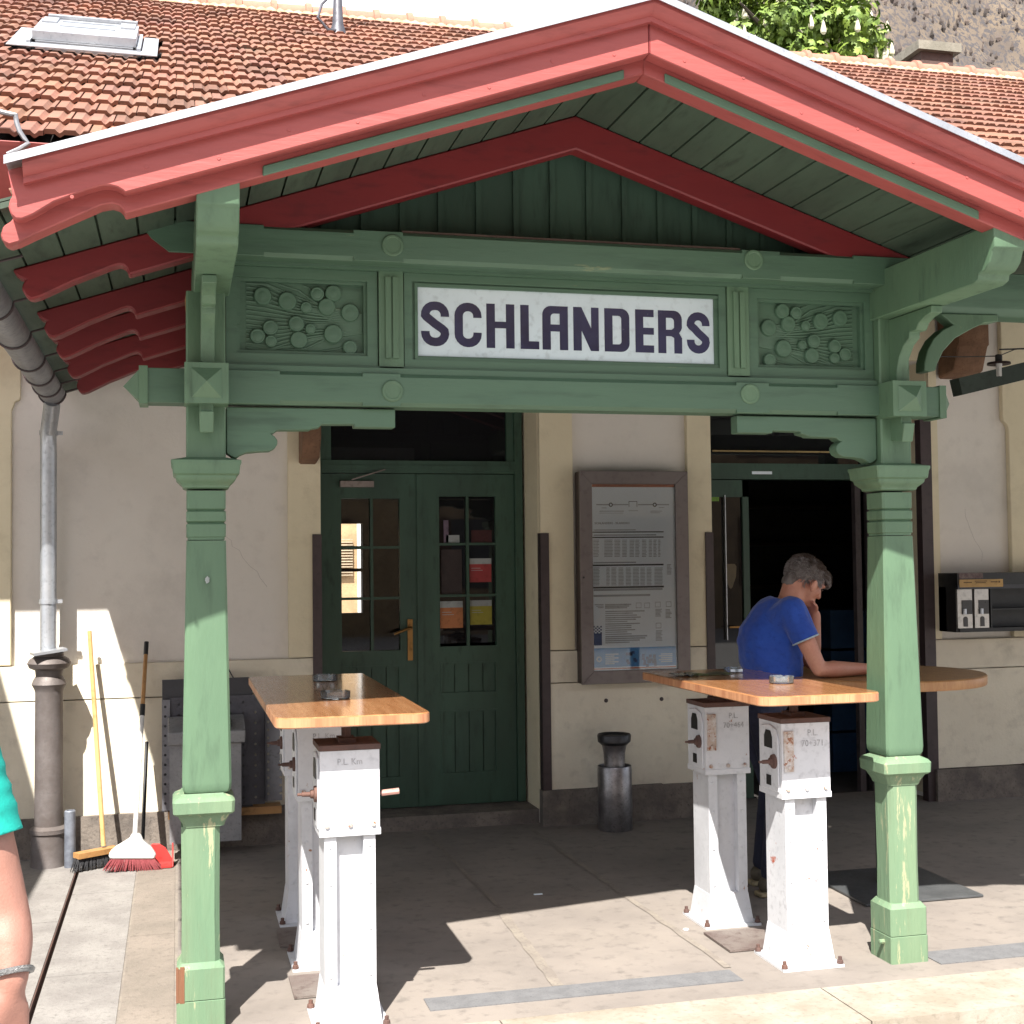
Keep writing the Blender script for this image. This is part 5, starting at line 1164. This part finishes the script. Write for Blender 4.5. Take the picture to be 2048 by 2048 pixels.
for s_ in (-1, 1):
    ell(b, hd(.082, s_*.030, .014), (.014, .020, .010), hr)           # brow
    ell(b, hd(.070, s_*.034, -.028), (.022, .022, .020), hr)           # cheek
    ell(b, hd(.016, s_*.090, -.034), (.019, .015, .034), hr @ Matrix.Rotation(R(-8), 4, 'Y')); ell(b, hd(.004, s_*.100, -.026), (.011, .009, .028), hr)   # ear
ell(b, hd(.088, 0, -.062), (.012, .024, .007), hr); ell(b, hd(.084, 0, -.074), (.012, .020, .007), hr)   # lips
ell(b, hd(.076, 0, -.098), (.020, .022, .016), hr)
uback = mp(575, 1010)
chain(b, [hd(-.035, 0, -.05), neck0+V((.02, 0, -.02)), neck0+V((-.03, 0, -.10))], [.062, .064, .085])
chest = V((mp(560, 1150).x, MY, mp(560, 1150).z)); belly = V((mp(560, 1560).x, MY, mp(560, 1560).z))
hull(b, [(chest, (.115, .15, .10)), (belly, (.125, .14, .10))]); hull(b, [(belly, (.12, .135, .10)), (hipc, (.11, .145, .09))])
ell(b, uback, (.095, .14, .10)); hull(b, [(chest, (.10, .12, .08)), (neck0+V((-.02, 0, -.08)), (.07, .10, .05))])
chain(b, [shR, shR.lerp(elR, .5), elR.lerp(shR, .12), elR], [.052, .047, .041, .036]); chain(b, [elR, elR.lerp(wrR, .3), wrR], [.036, .043, .028])
chain(b, [shL, shL.lerp(elL, .5), elL], [.052, .046, .036]); chain(b, [elL, elL.lerp(wrL, .35), wrL], [.036, .042, .028])
fingers(b, wrR, (1, .05, -.03), (0, .6, .8), (0, .8, -.6), .28)
fingers(b, wrL, (-.55, -.05, .80), (.25, -.9, .2), (-.8, -.2, -.5), .45)
body = fuse(b, 'body', SKIN, man, .0075, 5)
b = B()                                                                 # T-shirt
hull(b, [(chest, (.130, .172, .105)), (belly, (.142, .158, .10))]); hull(b, [(belly, (.142, .158, .10)), (belly+V((0, 0, -.12)), (.138, .162, .04))])
hull(b, [(chest+V((-.01, 0, .0)), (.115, .16, .09)), (neck0+V((-.035, 0, -.055)), (.075, .095, .035))])
hull(b, [(mp(350, 1290), (.09, .14, .12)), (chest, (.1, .15, .1)), (uback, (.112, .155, .115))]); hull(b, [(mp(330, 1500), (.075, .13, .1)), (mp(350, 1290), (.09, .14, .12)), (belly, (.1, .14, .1))])
for a, e in ((shR, elR), (shL, elL)):
    chain(b, [a, a.lerp(e, .62)], [.070, .066]); hull(b, [(a, .068), (chest+V((0, (a.y-MY)*.5, .04)), .09), (neck0+V((-.025, (a.y-MY)*.32, -.045)), .062)])
armd = (elR-shR).normalized(); armdL = (elL-shL).normalized()
nk = V((.50, 0, .86)).normalized()
def arm_cut(ob, par, arms, rad=.074):
    me = ob.data; bm = bmesh.new(); bm.from_mesh(me); og = origin(par)
    for a, e, k in arms:
        d_ = (e-a).normalized(); L_ = (e-a).length; near = [f for f in bm.faces if all((v.co+og-a).dot(d_) > L_*(k-.05) and ((v.co+og-a)-d_*(v.co+og-a).dot(d_)).length < rad for v in f.verts)]
        g_ = list({v for f in near for v in f.verts})+list({x for f in near for x in f.edges})+near
        bmesh.ops.bisect_plane(bm, geom=g_, plane_co=a+d_*L_*k-og, plane_no=d_, clear_outer=True)
    bm.to_mesh(me); bm.free()
def shirt_cut(bmo):
    me = bmo.data; bm = bmesh.new(); bm.from_mesh(me); og = origin(man); dl = []
    bm.normal_update()
    for v in bm.verts:
        p_ = v.co+og
        q_ = p_-shR; w2 = .35+.65*min(1, max(0, (chest.z+.05-p_.z)/.12)); rz_ = (p_.x*.6+p_.z*.8, p_.y, p_.z*.5-p_.x*.6)
        fo = .5-abs(mnoise.noise(V((rz_[0]*26, rz_[1]*7, rz_[2]*5)))); v.co += v.normal*(.011*w2*(fo-.35)+.003*mnoise.noise(p_*30))
        if (p_-neck0).dot(nk) > -.028 and (p_-neck0).length < .16: dl.append(v)
    bmesh.ops.delete(bm, geom=list(set(dl)), context='VERTS'); bm.to_mesh(me); bm.free()
shirt = fuse(b, 't_shirt', SHIRT, man, .009, 6); shirt_cut(shirt); arm_cut(shirt, man, ((shR, elR, .50), (shL, elL, .50)))
so = shirt.modifiers.new('thick', 'SOLIDIFY'); so.thickness = .004; so.offset = 0
# sleeve and collar piping
def ringtube(c, n_, r_, rad, m, nm, par, ry=None):
    n_ = V(n_).normalized(); a = n_.orthogonal().normalized(); e = n_.cross(a); b = B(); pts = [V(c)+(a*math.cos(2*math.pi*k/24)+e*math.sin(2*math.pi*k/24))*r_ for k in range(25)]; b.tube(pts, rad, 6, False); return b.done(nm, m, par)
ringtube(shR+armd*(elR-shR).length*.50, armd, .066, .004, TRIM, 'sleeve_trim', man)
b = B()                                                                  # jeans
hull(b, [(belly+V((0, 0, -.10)), (.128, .148, .05)), (hipc+V((0, 0, -.05)), (.125, .158, .09))])
ft = G(1510, 1775)
ftR = V((2.80, MY-.10, .09)); ftL = V((2.86, MY+.12, .09))
for s_, f in ((-1, ftR), (1, ftL)):
    chain(b, [hipc+V((0, s_*.085, -.05)), V((f.x+.03, f.y*.6+(MY+s_*.09)*.4, .50)), f+V((-.02, 0, .02))], [.092, .068, .058])
fuse(b, 'jeans', JEANS, man, .011, 6)
for f in (ftR, ftL):
    b = B(); hull(b, [(f+V((-.05, 0, -.035)), (.045, .040, .045)), (f+V((.13, 0, -.055)), (.06, .045, .03))]); sh_o = fuse(b, 'shoe', SHOE, man, .008, 3)
    b = B().prism([(f.x-.10, f.y-.04), (f.x+.14, f.y-.048), (f.x+.195, f.y), (f.x+.14, f.y+.048), (f.x-.10, f.y+.04)], 'xy', .002, .024, .006); b.done('sole', SOLE, sh_o)
# hair: short grey strands over the scalp, longer at the forehead
b = B()
ell(b, hd(-.012, 0, .016), (.106, .084, .091), hr)
hull(b, [(hd(-.072, 0, -.072), (.032, .055, .035)), (hd(-.06, 0, 0), (.045, .072, .05))]); hull(b, [(hd(.03, 0, .0), (.035, .081, .03)), (hd(-.02, 0, .02), (.06, .083, .06))])
hull(b, [(hd(.05, 0, .066), (.045, .060, .030)), (hd(.100, -.01, .040), (.020, .05, .026))])
hair = fuse(b, 'hair', HAIR, man, .008, 3)
bm = bmesh.new(); bm.from_mesh(hair.data); og = origin(man); dl = []
for v in bm.verts:
    l = hr.inverted() @ (v.co+og-hc)
    v.co += V((mnoise.noise(v.co*70), mnoise.noise(v.co*70+V((9, 0, 0))), mnoise.noise(v.co*70+V((0, 9, 0)))))*.004; v.co -= (v.co+og-hc).normalized()*.003
    if (l.x > .03 and l.z < -.012) or (.062 < l.x < .085 and l.z < .034) or (l.x > .085 and l.z < .008) or l.z < -.10 or (l.x > -.008 and l.z < -.018): dl.append(v)
bmesh.ops.delete(bm, geom=dl, context='VERTS'); bm.to_mesh(hair.data); bm.free()
bt_, bs_ = B(), B()
for i in range(3600):
    u = random.uniform(-1, 1); a = random.uniform(0, 2*math.pi); d_ = V((math.cos(a)*math.sqrt(1-u*u), math.sin(a)*math.sqrt(1-u*u), u))
    p_ = V((-.012+.105*d_.x, .083*d_.y, .016+.090*d_.z))
    if (p_.z < -.01 and p_.x > -.01) or (p_.x > .06 and p_.z < .04) or p_.z < -.07: continue
    top_ = p_.z > .055+.03*mnoise.noise(p_*30)
    ln = random.uniform(.010, .018)+(.022 if p_.x > .03 and p_.z > .04 else 0)+(.006 if top_ else 0)
    fd_ = (V((.55 if p_.x > -.03 else -.2, random.uniform(-.3, .3), -.25 if p_.x < .03 else -.5))+d_*random.uniform(.35, .8)).normalized()
    q = hc+hr @ p_; q2 = hc+hr @ (p_+fd_*ln*.6); q3 = hc+hr @ (p_+fd_*ln+V((0, 0, -.004))); (bt_ if top_ else bs_).tube([q, q2, q3], [.0014, .0012, .0004], 3, False)
bt_.done('hair_strands', mat('hair_dark', (.075, .05, .04), .55, (.12, .09, .075), bump=0, vscale=60), hair); bs_.done('hair_strands', mat('hair_grey', (.30, .275, .265), .55, (.14, .115, .105), bump=0, vscale=60), hair)
for s_ in (-1, 1):
    b = B(); ell(b, hd(.086, s_*.030, -.004), (.008, .012, .005), hr); b.done('eye', mat('eye_dark', (.05, .035, .03), .3, bump=0), man)
# ---- woman in teal at the left edge, arm hanging in view; she faces the camera side
TYp = 2.30
def tp_(px, py, Y=TYp): return PY(px, py, Y)
el = tp_(11, 1838); wr = tp_(20, 1962, TYp-.05); hem = tp_(-2, 1640)
tcx = el.x-.20
wom = thing('person', (tcx, TYp+.05, -.14), 'person in teal T-shirt at the left edge with bare arm hanging and wrist bracelet', 'person')
shA = V((el.x-.075, TYp+.04, el.z+.29)); shB = V((tcx-.165, TYp+.04, el.z+.29)); ctr = V((tcx, TYp+.05, 0))
elB = V((tcx-.25, TYp+.06, el.z+.01)); wrB = V((tcx-.22, TYp-.06, el.z-.22))
b = B()
zsh = shA.z; hz2 = zsh+.29
hcw = V((tcx, TYp+.02, hz2))
ell(b, hcw, (.074, .093, .112)); hull(b, [(hcw+V((0, -.045, -.04)), (.055, .045, .06)), (hcw+V((0, -.06, -.095)), (.03, .03, .025))]); hull(b, [(hcw+V((0, -.10, -.01)), .010), (hcw+V((0, -.108, -.035)), .013)])
chain(b, [hcw+V((0, .02, -.06)), ctr+V((0, 0, zsh+.06)), ctr+V((0, 0, zsh-.02))], [.055, .055, .08])
hull(b, [(ctr+V((0, 0, zsh-.10)), (.15, .10, .10)), (ctr+V((0, 0, zsh-.40)), (.125, .10, .08))]); hull(b, [(ctr+V((0, 0, zsh-.40)), (.125, .10, .08)), (ctr+V((0, 0, zsh-.58)), (.15, .11, .08))])
chain(b, [shA, shA.lerp(el, .55), el], [.050, .046, .041]); chain(b, [el, el.lerp(wr, .4), wr], [.041, .042, .029])
chain(b, [shB, shB.lerp(elB, .55), elB], [.048, .043, .037]); chain(b, [elB, elB.lerp(wrB, .35), wrB], [.037, .039, .027])
for s_ in (-1, 1): chain(b, [ctr+V((s_*.08, 0, zsh-.60)), ctr+V((s_*.10, 0, .32)), ctr+V((s_*.11, .02, -.06))], [.082, .052, .036])
fingers(b, wr, tp_(12, 2060, TYp-.06)-wr, (-.7, -.6, .1), (-.5, .6, .1), .35); fingers(b, wrB, (.05, -.1, -1), (.6, -.6, 0), (.6, .5, 0), .3)
fuse(b, 'body', SKINP, wom, .008, 5)
b = B()
hull(b, [(ctr+V((0, 0, zsh-.08)), (.165, .115, .10)), (ctr+V((0, 0, zsh-.40)), (.145, .12, .08))]); hull(b, [(ctr+V((0, 0, zsh-.40)), (.145, .12, .08)), (ctr+V((0, 0, zsh-.62)), (.172, .13, .06))])
tcut = []
for a, e in ((shA, el), (shB, elB)):
    chain(b, [a+V((0, 0, -.02)), a.lerp(e, .62)], [.058, .060]); hull(b, [(a+V((0, 0, -.02)), .056), (ctr+V((0, 0, zsh-.02)), .075)])
ts = fuse(b, 't_shirt', TEAL, wom, .010, 6)
bm = bmesh.new(); bm.from_mesh(ts.data); og = origin(wom); dl = []
ad = (el-shA).normalized()
for v in bm.verts:
    p_ = v.co+og
    if p_.z > zsh+.035 and (V((p_.x-tcx, p_.y-TYp-.05, 0))).length < .085: dl.append(v)
    v.co += V((1, -.6, 0))*(.007*(.5-abs(mnoise.noise(V((p_.x*9+p_.z*14, p_.y*9, p_.z*22))))))
bmesh.ops.delete(bm, geom=list(set(dl)), context='VERTS'); bm.to_mesh(ts.data); bm.free(); arm_cut(ts, wom, ((shA, el, .56), (shB, elB, .56)), .085)
so = ts.modifiers.new('thick', 'SOLIDIFY'); so.thickness = .004; so.offset = 0
b = B(); hull(b, [(ctr+V((0, 0, zsh-.60)), (.160, .122, .05)), (ctr+V((0, 0, zsh-.70)), (.165, .125, .07))])
for s_ in (-1, 1): chain(b, [ctr+V((s_*.08, 0, zsh-.68)), ctr+V((s_*.10, 0, .30)), ctr+V((s_*.11, .02, -.04))], [.092, .066, .055])
fuse(b, 'trousers', JEANS, wom, .012, 6)
for s_ in (-1, 1): b = B(); hull(b, [(ctr+V((s_*.11, .03, -.095)), (.04, .045, .04)), (ctr+V((s_*.12, -.12, -.11)), (.043, .06, .026))]); fuse(b, 'shoe', SHOE, wom, .009, 3)
b = B(); ell(b, hcw+V((0, .02, .025)), (.088, .098, .112)); hull(b, [(hcw+V((0, .06, 0)), (.085, .06, .08)), (hcw+V((0, .06, -.16)), (.08, .05, .05))]); fuse(b, 'hair', HAIRB, wom, .010, 3)
ringtube(shA+(el-shA)*.55, el-shA, .0565, .0035, TEAL, 'sleeve_hem', wom)
wd_ = (wr-el).normalized()
ringtube(wr-wd_*.012, wd_+V((.0, .15, 0)), .034, .0055, mat('bracelet', (.10, .10, .10), .35, (.4, .4, .4), metal=.7, bump=.8, bscale=300), 'bracelet', wom)

# ================================================================== BACKGROUND
# chestnut tree behind the ridge
tcn = PY(1575, 25, 21.0)
tr = thing('chestnut_tree', (tcn.x, 21, -.3), 'green horse chestnut tree with white blossom candles rising behind the station roof', 'tree')
b = B(); b.tube([(tcn.x, 21, -.3), (tcn.x+.1, 21, 3), (tcn.x-.05, 21, 6.5), (tcn.x, 21, 10)], [.32, .26, .2, .08], 10)
for k in range(12):
    a = k*.9; z_ = 6.5+k*.35; ln = 2.0-.06*k; b.tube([(tcn.x, 21, z_), (tcn.x+math.cos(a)*ln*.5, 21+math.sin(a)*ln*.5, z_+.5), (tcn.x+math.cos(a)*ln, 21+math.sin(a)*ln, z_+.8)], [.09, .06, .02], 6)
b.done('trunk', BARK, tr)
clumps = []
for i in range(150):
    while True:
        d_ = V((random.uniform(-1, 1), random.uniform(-1, 1), random.uniform(-1, 1)))
        if .45 < d_.length < 1: break
    clumps.append((V((tcn.x+d_.x*1.75, 21+d_.y*1.7, 10.0+d_.z*2.3)), random.uniform(.28, .48)))
for px, py in ((1735, 85), (1715, 105), (1690, 75), (1640, 100), (1752, 92), (1660, 60), (1450, 25), (1480, 60), (1520, 85), (1600, 110)): clumps.append((PY(px, py, 20.6+random.uniform(-.3, .5)), random.uniform(.2, .33)))
b = B(); bl_ = B()
for c_, r_ in clumps:
    for j in range(int(72*(r_/.35)**2)):
        d_ = V((random.gauss(0, 1), random.gauss(0, 1), random.gauss(0, .8))).normalized(); p_ = c_+d_*r_*random.uniform(.55, 1.05)
        ax = V((random.gauss(0, 1), random.gauss(0, 1), -.6)).normalized(); n_ = (d_+V((0, 0, .6))+V((random.gauss(0, .4), random.gauss(0, .4), random.gauss(0, .3)))).normalized()
        t_ = ax-n_*ax.dot(n_)
        if t_.length < .1: continue
        t_.normalize(); s_ = n_.cross(t_)
        for q in range(5):
            a = R(-70+35*q); dr_ = t_*math.cos(a)+s_*math.sin(a)-n_*.25; sd = n_.cross(dr_).normalized(); ln = random.uniform(.085, .13)
            v = [b.bm.verts.new(p_), b.bm.verts.new(p_+dr_*ln*.65+sd*.026), b.bm.verts.new(p_+dr_*ln), b.bm.verts.new(p_+dr_*ln*.65-sd*.026)]; b.bm.faces.new(v)
    if random.random() < .75:
        for _ in range(random.choice((1, 1, 2))):
            q = c_+V((random.uniform(-.5, .5)*r_*1.4, -random.uniform(.6, 1.1)*r_, r_*random.uniform(.35, .95)))
            bl_.lathe(q.x, q.y, [(q.z-.04, .018), (q.z-.01, .046), (q.z+.04, .050), (q.z+.09, .036), (q.z+.15, .024), (q.z+.20, .004)], 7)
b.done('crown', LEAF, tr, False); bl_.done('blossom', BLOSSOM, tr)
# mountain
def mount():
    bm = bmesh.new(); nx_, ny_ = 150, 90; g_ = []
    for j in range(ny_+1):
        row = []
        for i in range(nx_+1):
            x = -150+1150*i/nx_; y = 330+700*j/ny_; u = j/ny_
            ridge = max(0., min(1., (x-80-(y-330)*.28)/220))
            base_ = (y-330)*1.05*min(1, ridge*1.4)
            h_ = base_ + (28*mnoise.noise(V((x/90, y/90, 0))) + 14*mnoise.noise(V((x/35, y/35, 3))) + 6*mnoise.noise(V((x/13, y/13, 7))) + 3*mnoise.noise(V((x/6, y/6, 1))))*min(1, ridge*2)
            row.append(bm.verts.new((x, y, h_-2)))
        g_.append(row)
    for j in range(ny_):
        for i in range(nx_): bm.faces.new((g_[j][i], g_[j][i+1], g_[j+1][i+1], g_[j+1][i]))
    b = B(); b.bm.free(); b.bm = bm; return b
MT = mat('mountain_scrub', (.125, .094, .064), .95, (.066, .052, .044), bump=0, vscale=.035, wear=.50, wearcol=(.045, .040, .042), wscale=.55, stretch=(1, .5, .5))
tag(mount().done('mountain', MT, None, True, 80), kind='structure')
# bare scrub trees on the slope, one mass
me_o = [o for o in C.objects if o.name == 'mountain'][0]
scb = bmesh.new(); tl_ = scb.loops.layers.float_color.new('tone'); vv_ = [v.co for v in me_o.data.vertices]; ncol = 151
for i in range(26000):
    a = random.randrange(0, 89); c = random.randrange(25, 150); u, w3 = random.random(), random.random()
    p_ = vv_[a*ncol+c].lerp(vv_[a*ncol+c+1], u).lerp(vv_[(a+1)*ncol+c].lerp(vv_[(a+1)*ncol+c+1], u), w3)
    dq = p_-CAM; vx_ = dq.dot(rgt)/dq.dot(fwd)*F+1024; vy_ = 1024-dq.dot(up)/dq.dot(fwd)*F
    if not (1250 < vx_ < 2300 and -250 < vy_ < 260) or mnoise.noise(p_*.012) < -.22: continue
    hgt = random.uniform(2.5, 6); r_ = hgt*random.uniform(.16, .3); t = random.uniform(.5, 1.25); k0 = random.random()*6
    bs = [scb.verts.new(p_+V((r_*math.cos(k0+q*2.09), r_*math.sin(k0+q*2.09), hgt*.35))) for q in range(3)]; tp3 = scb.verts.new(p_+V((0, 0, hgt))); bt3 = scb.verts.new(p_+V((0, 0, -.5)))
    for q in range(3):
        for f in (scb.faces.new((bs[q], bs[(q+1) % 3], tp3)), scb.faces.new((bs[(q+1) % 3], bs[q], bt3))):
            for l in f.loops: l[tl_] = (t, t*random.uniform(.95, 1.03), t*random.uniform(.95, 1.1), 1)
SCR = mat('bare_scrub', (.10, .077, .064), .95, (.07, .058, .052), bump=0, vscale=.05); tile_attr(SCR)
b = B(); b.bm.free(); b.bm = scb; tag(b.done('scrub_woodland', SCR, None, False, keep=True), 'bare brown scrub woodland covering the mountain slope', 'woodland', kind='stuff')

# ochre house beyond the station, seen through the hall window
nh = thing('rear_house', (3, 27, -.3), 'pale ochre house with louvred shutters seen through the glazed entrance door', 'building')
b = B().box((-1, 24, -.3), (8, 30, 6.5), 0); b.done('wall', mat('ochre_light', (.50, .34, .19), .9), nh)
pa, pb_ = PY(676, 1090, 23.9), PY(706, 1150, 23.9)
b = B()
for k in range(14): zz_ = pa.z+.1-(pa.z-pb_.z+.1)*k/13; b.bar((pa.x, 23.93, zz_), (pb_.x, 23.93, zz_), .05, .02, 0)
b.done('shutter', mat('shutter_cream', (.5, .4, .28), .7), nh)
pa, pb_ = PY(714, 1000, 23.9), PY(760, 1250, 23.9); b = B().box((pa.x, 23.9, -.3), (pb_.x, 23.99, 5), 0); b.done('door_surround', WHITEP, nh)
# house across the forecourt, behind the camera: closes off the low sky and shows in the glass
hs_ = thing('town_house', (2, -17, -.3), 'ochre town house with shuttered windows across the forecourt', 'building')
HW = mat('ochre_plaster', (.42, .30, .18), .9); b = B().box((-16, -26, -.3), (22, -15, 7.2), 0); hw_ = b.done('wall', HW, hs_)
b = B().prism([(-14.4, 7.1), (-26.6, 7.1), (-20.5, 10.4)], 'yz', -16.6, 22.6); b.done('roof', TILER, hs_)
for i in range(9):
    for z_ in (1.0, 4.3):
        x = -14+i*4.1; b = B().box((x, -15.0, z_), (x+1.1, -14.97, z_+1.7), 0); wn = b.done('window', PANE, hs_)
        b = B(); b.box((x-.6, -15.0, z_-.03), (x-.02, -14.93, z_+1.73), .01); b.done('shutter', mat('shutter_brown', (.12, .06, .03), .6), wn); b = B(); b.box((x+1.12, -15.0, z_-.03), (x+1.7, -14.93, z_+1.73), .01); b.done('shutter', MATS['shutter_brown'], wn)

# ================================================================== LIGHT
w = bpy.data.worlds.new('World'); sc.world = w; w.use_nodes = True
nt = w.node_tree; bgn = nt.nodes['Background']; sk = nt.nodes.new('ShaderNodeTexSky'); sk.sky_type = 'NISHITA'; sk.sun_disc = False
sd = V((-.311, -.75, 1.1)).normalized(); elv = math.asin(sd.z); az_ = math.atan2(sd.x, sd.y)
sk.sun_elevation = elv; sk.sun_rotation = az_; sk.dust_density = 3.0; sk.air_density = 1.0; sk.ozone_density = 1.0
tcw = nt.nodes.new('ShaderNodeTexCoord'); nz_ = nt.nodes.new('ShaderNodeTexNoise'); nz_.inputs['Scale'].default_value = 2.3; nz_.inputs['Detail'].default_value = 7
mpw = nt.nodes.new('ShaderNodeMapping'); mpw.inputs['Scale'].default_value = (1, 1, 2.2); mpw.inputs['Location'].default_value = (.35, .1, .2); nt.links.new(tcw.outputs['Generated'], mpw.inputs['Vector']); nt.links.new(mpw.outputs['Vector'], nz_.inputs['Vector'])
mr = nt.nodes.new('ShaderNodeMapRange'); mr.interpolation_type = 'SMOOTHSTEP'; mr.inputs['From Min'].default_value = .36; mr.inputs['From Max'].default_value = .58; nt.links.new(nz_.outputs['Fac'], mr.inputs['Value'])
mxw = nt.nodes.new('ShaderNodeMix'); mxw.data_type = 'RGBA'; nt.links.new(mr.outputs['Result'], mxw.inputs[0]); nt.links.new(sk.outputs[0], mxw.inputs[6]); mxw.inputs[7].default_value = (5.2, 5.3, 5.5, 1)
nt.links.new(mxw.outputs[2], bgn.inputs[0]); bgn.inputs[1].default_value = .11
sl = bpy.data.lights.new('sun', 'SUN'); sl.energy = 4.6; sl.angle = R(.5); sl.color = (1, .955, .88)
so_ = bpy.data.objects.new('sun', sl); C.objects.link(so_); so_.rotation_euler = (-sd).to_track_quat('-Z', 'Y').to_euler(); so_.location = (-5, -10, 14)
sc.view_settings.view_transform = 'Standard'; sc.view_settings.look = 'None'; sc.view_settings.exposure = 1.5; sc.view_settings.gamma = 1
sc.cycles.max_bounces = 8; sc.cycles.diffuse_bounces = 4; sc.cycles.glossy_bounces = 3; sc.cycles.transmission_bounces = 6; sc.cycles.transparent_max_bounces = 8; sc.cycles.caustics_reflective = False; sc.cycles.caustics_refractive = False
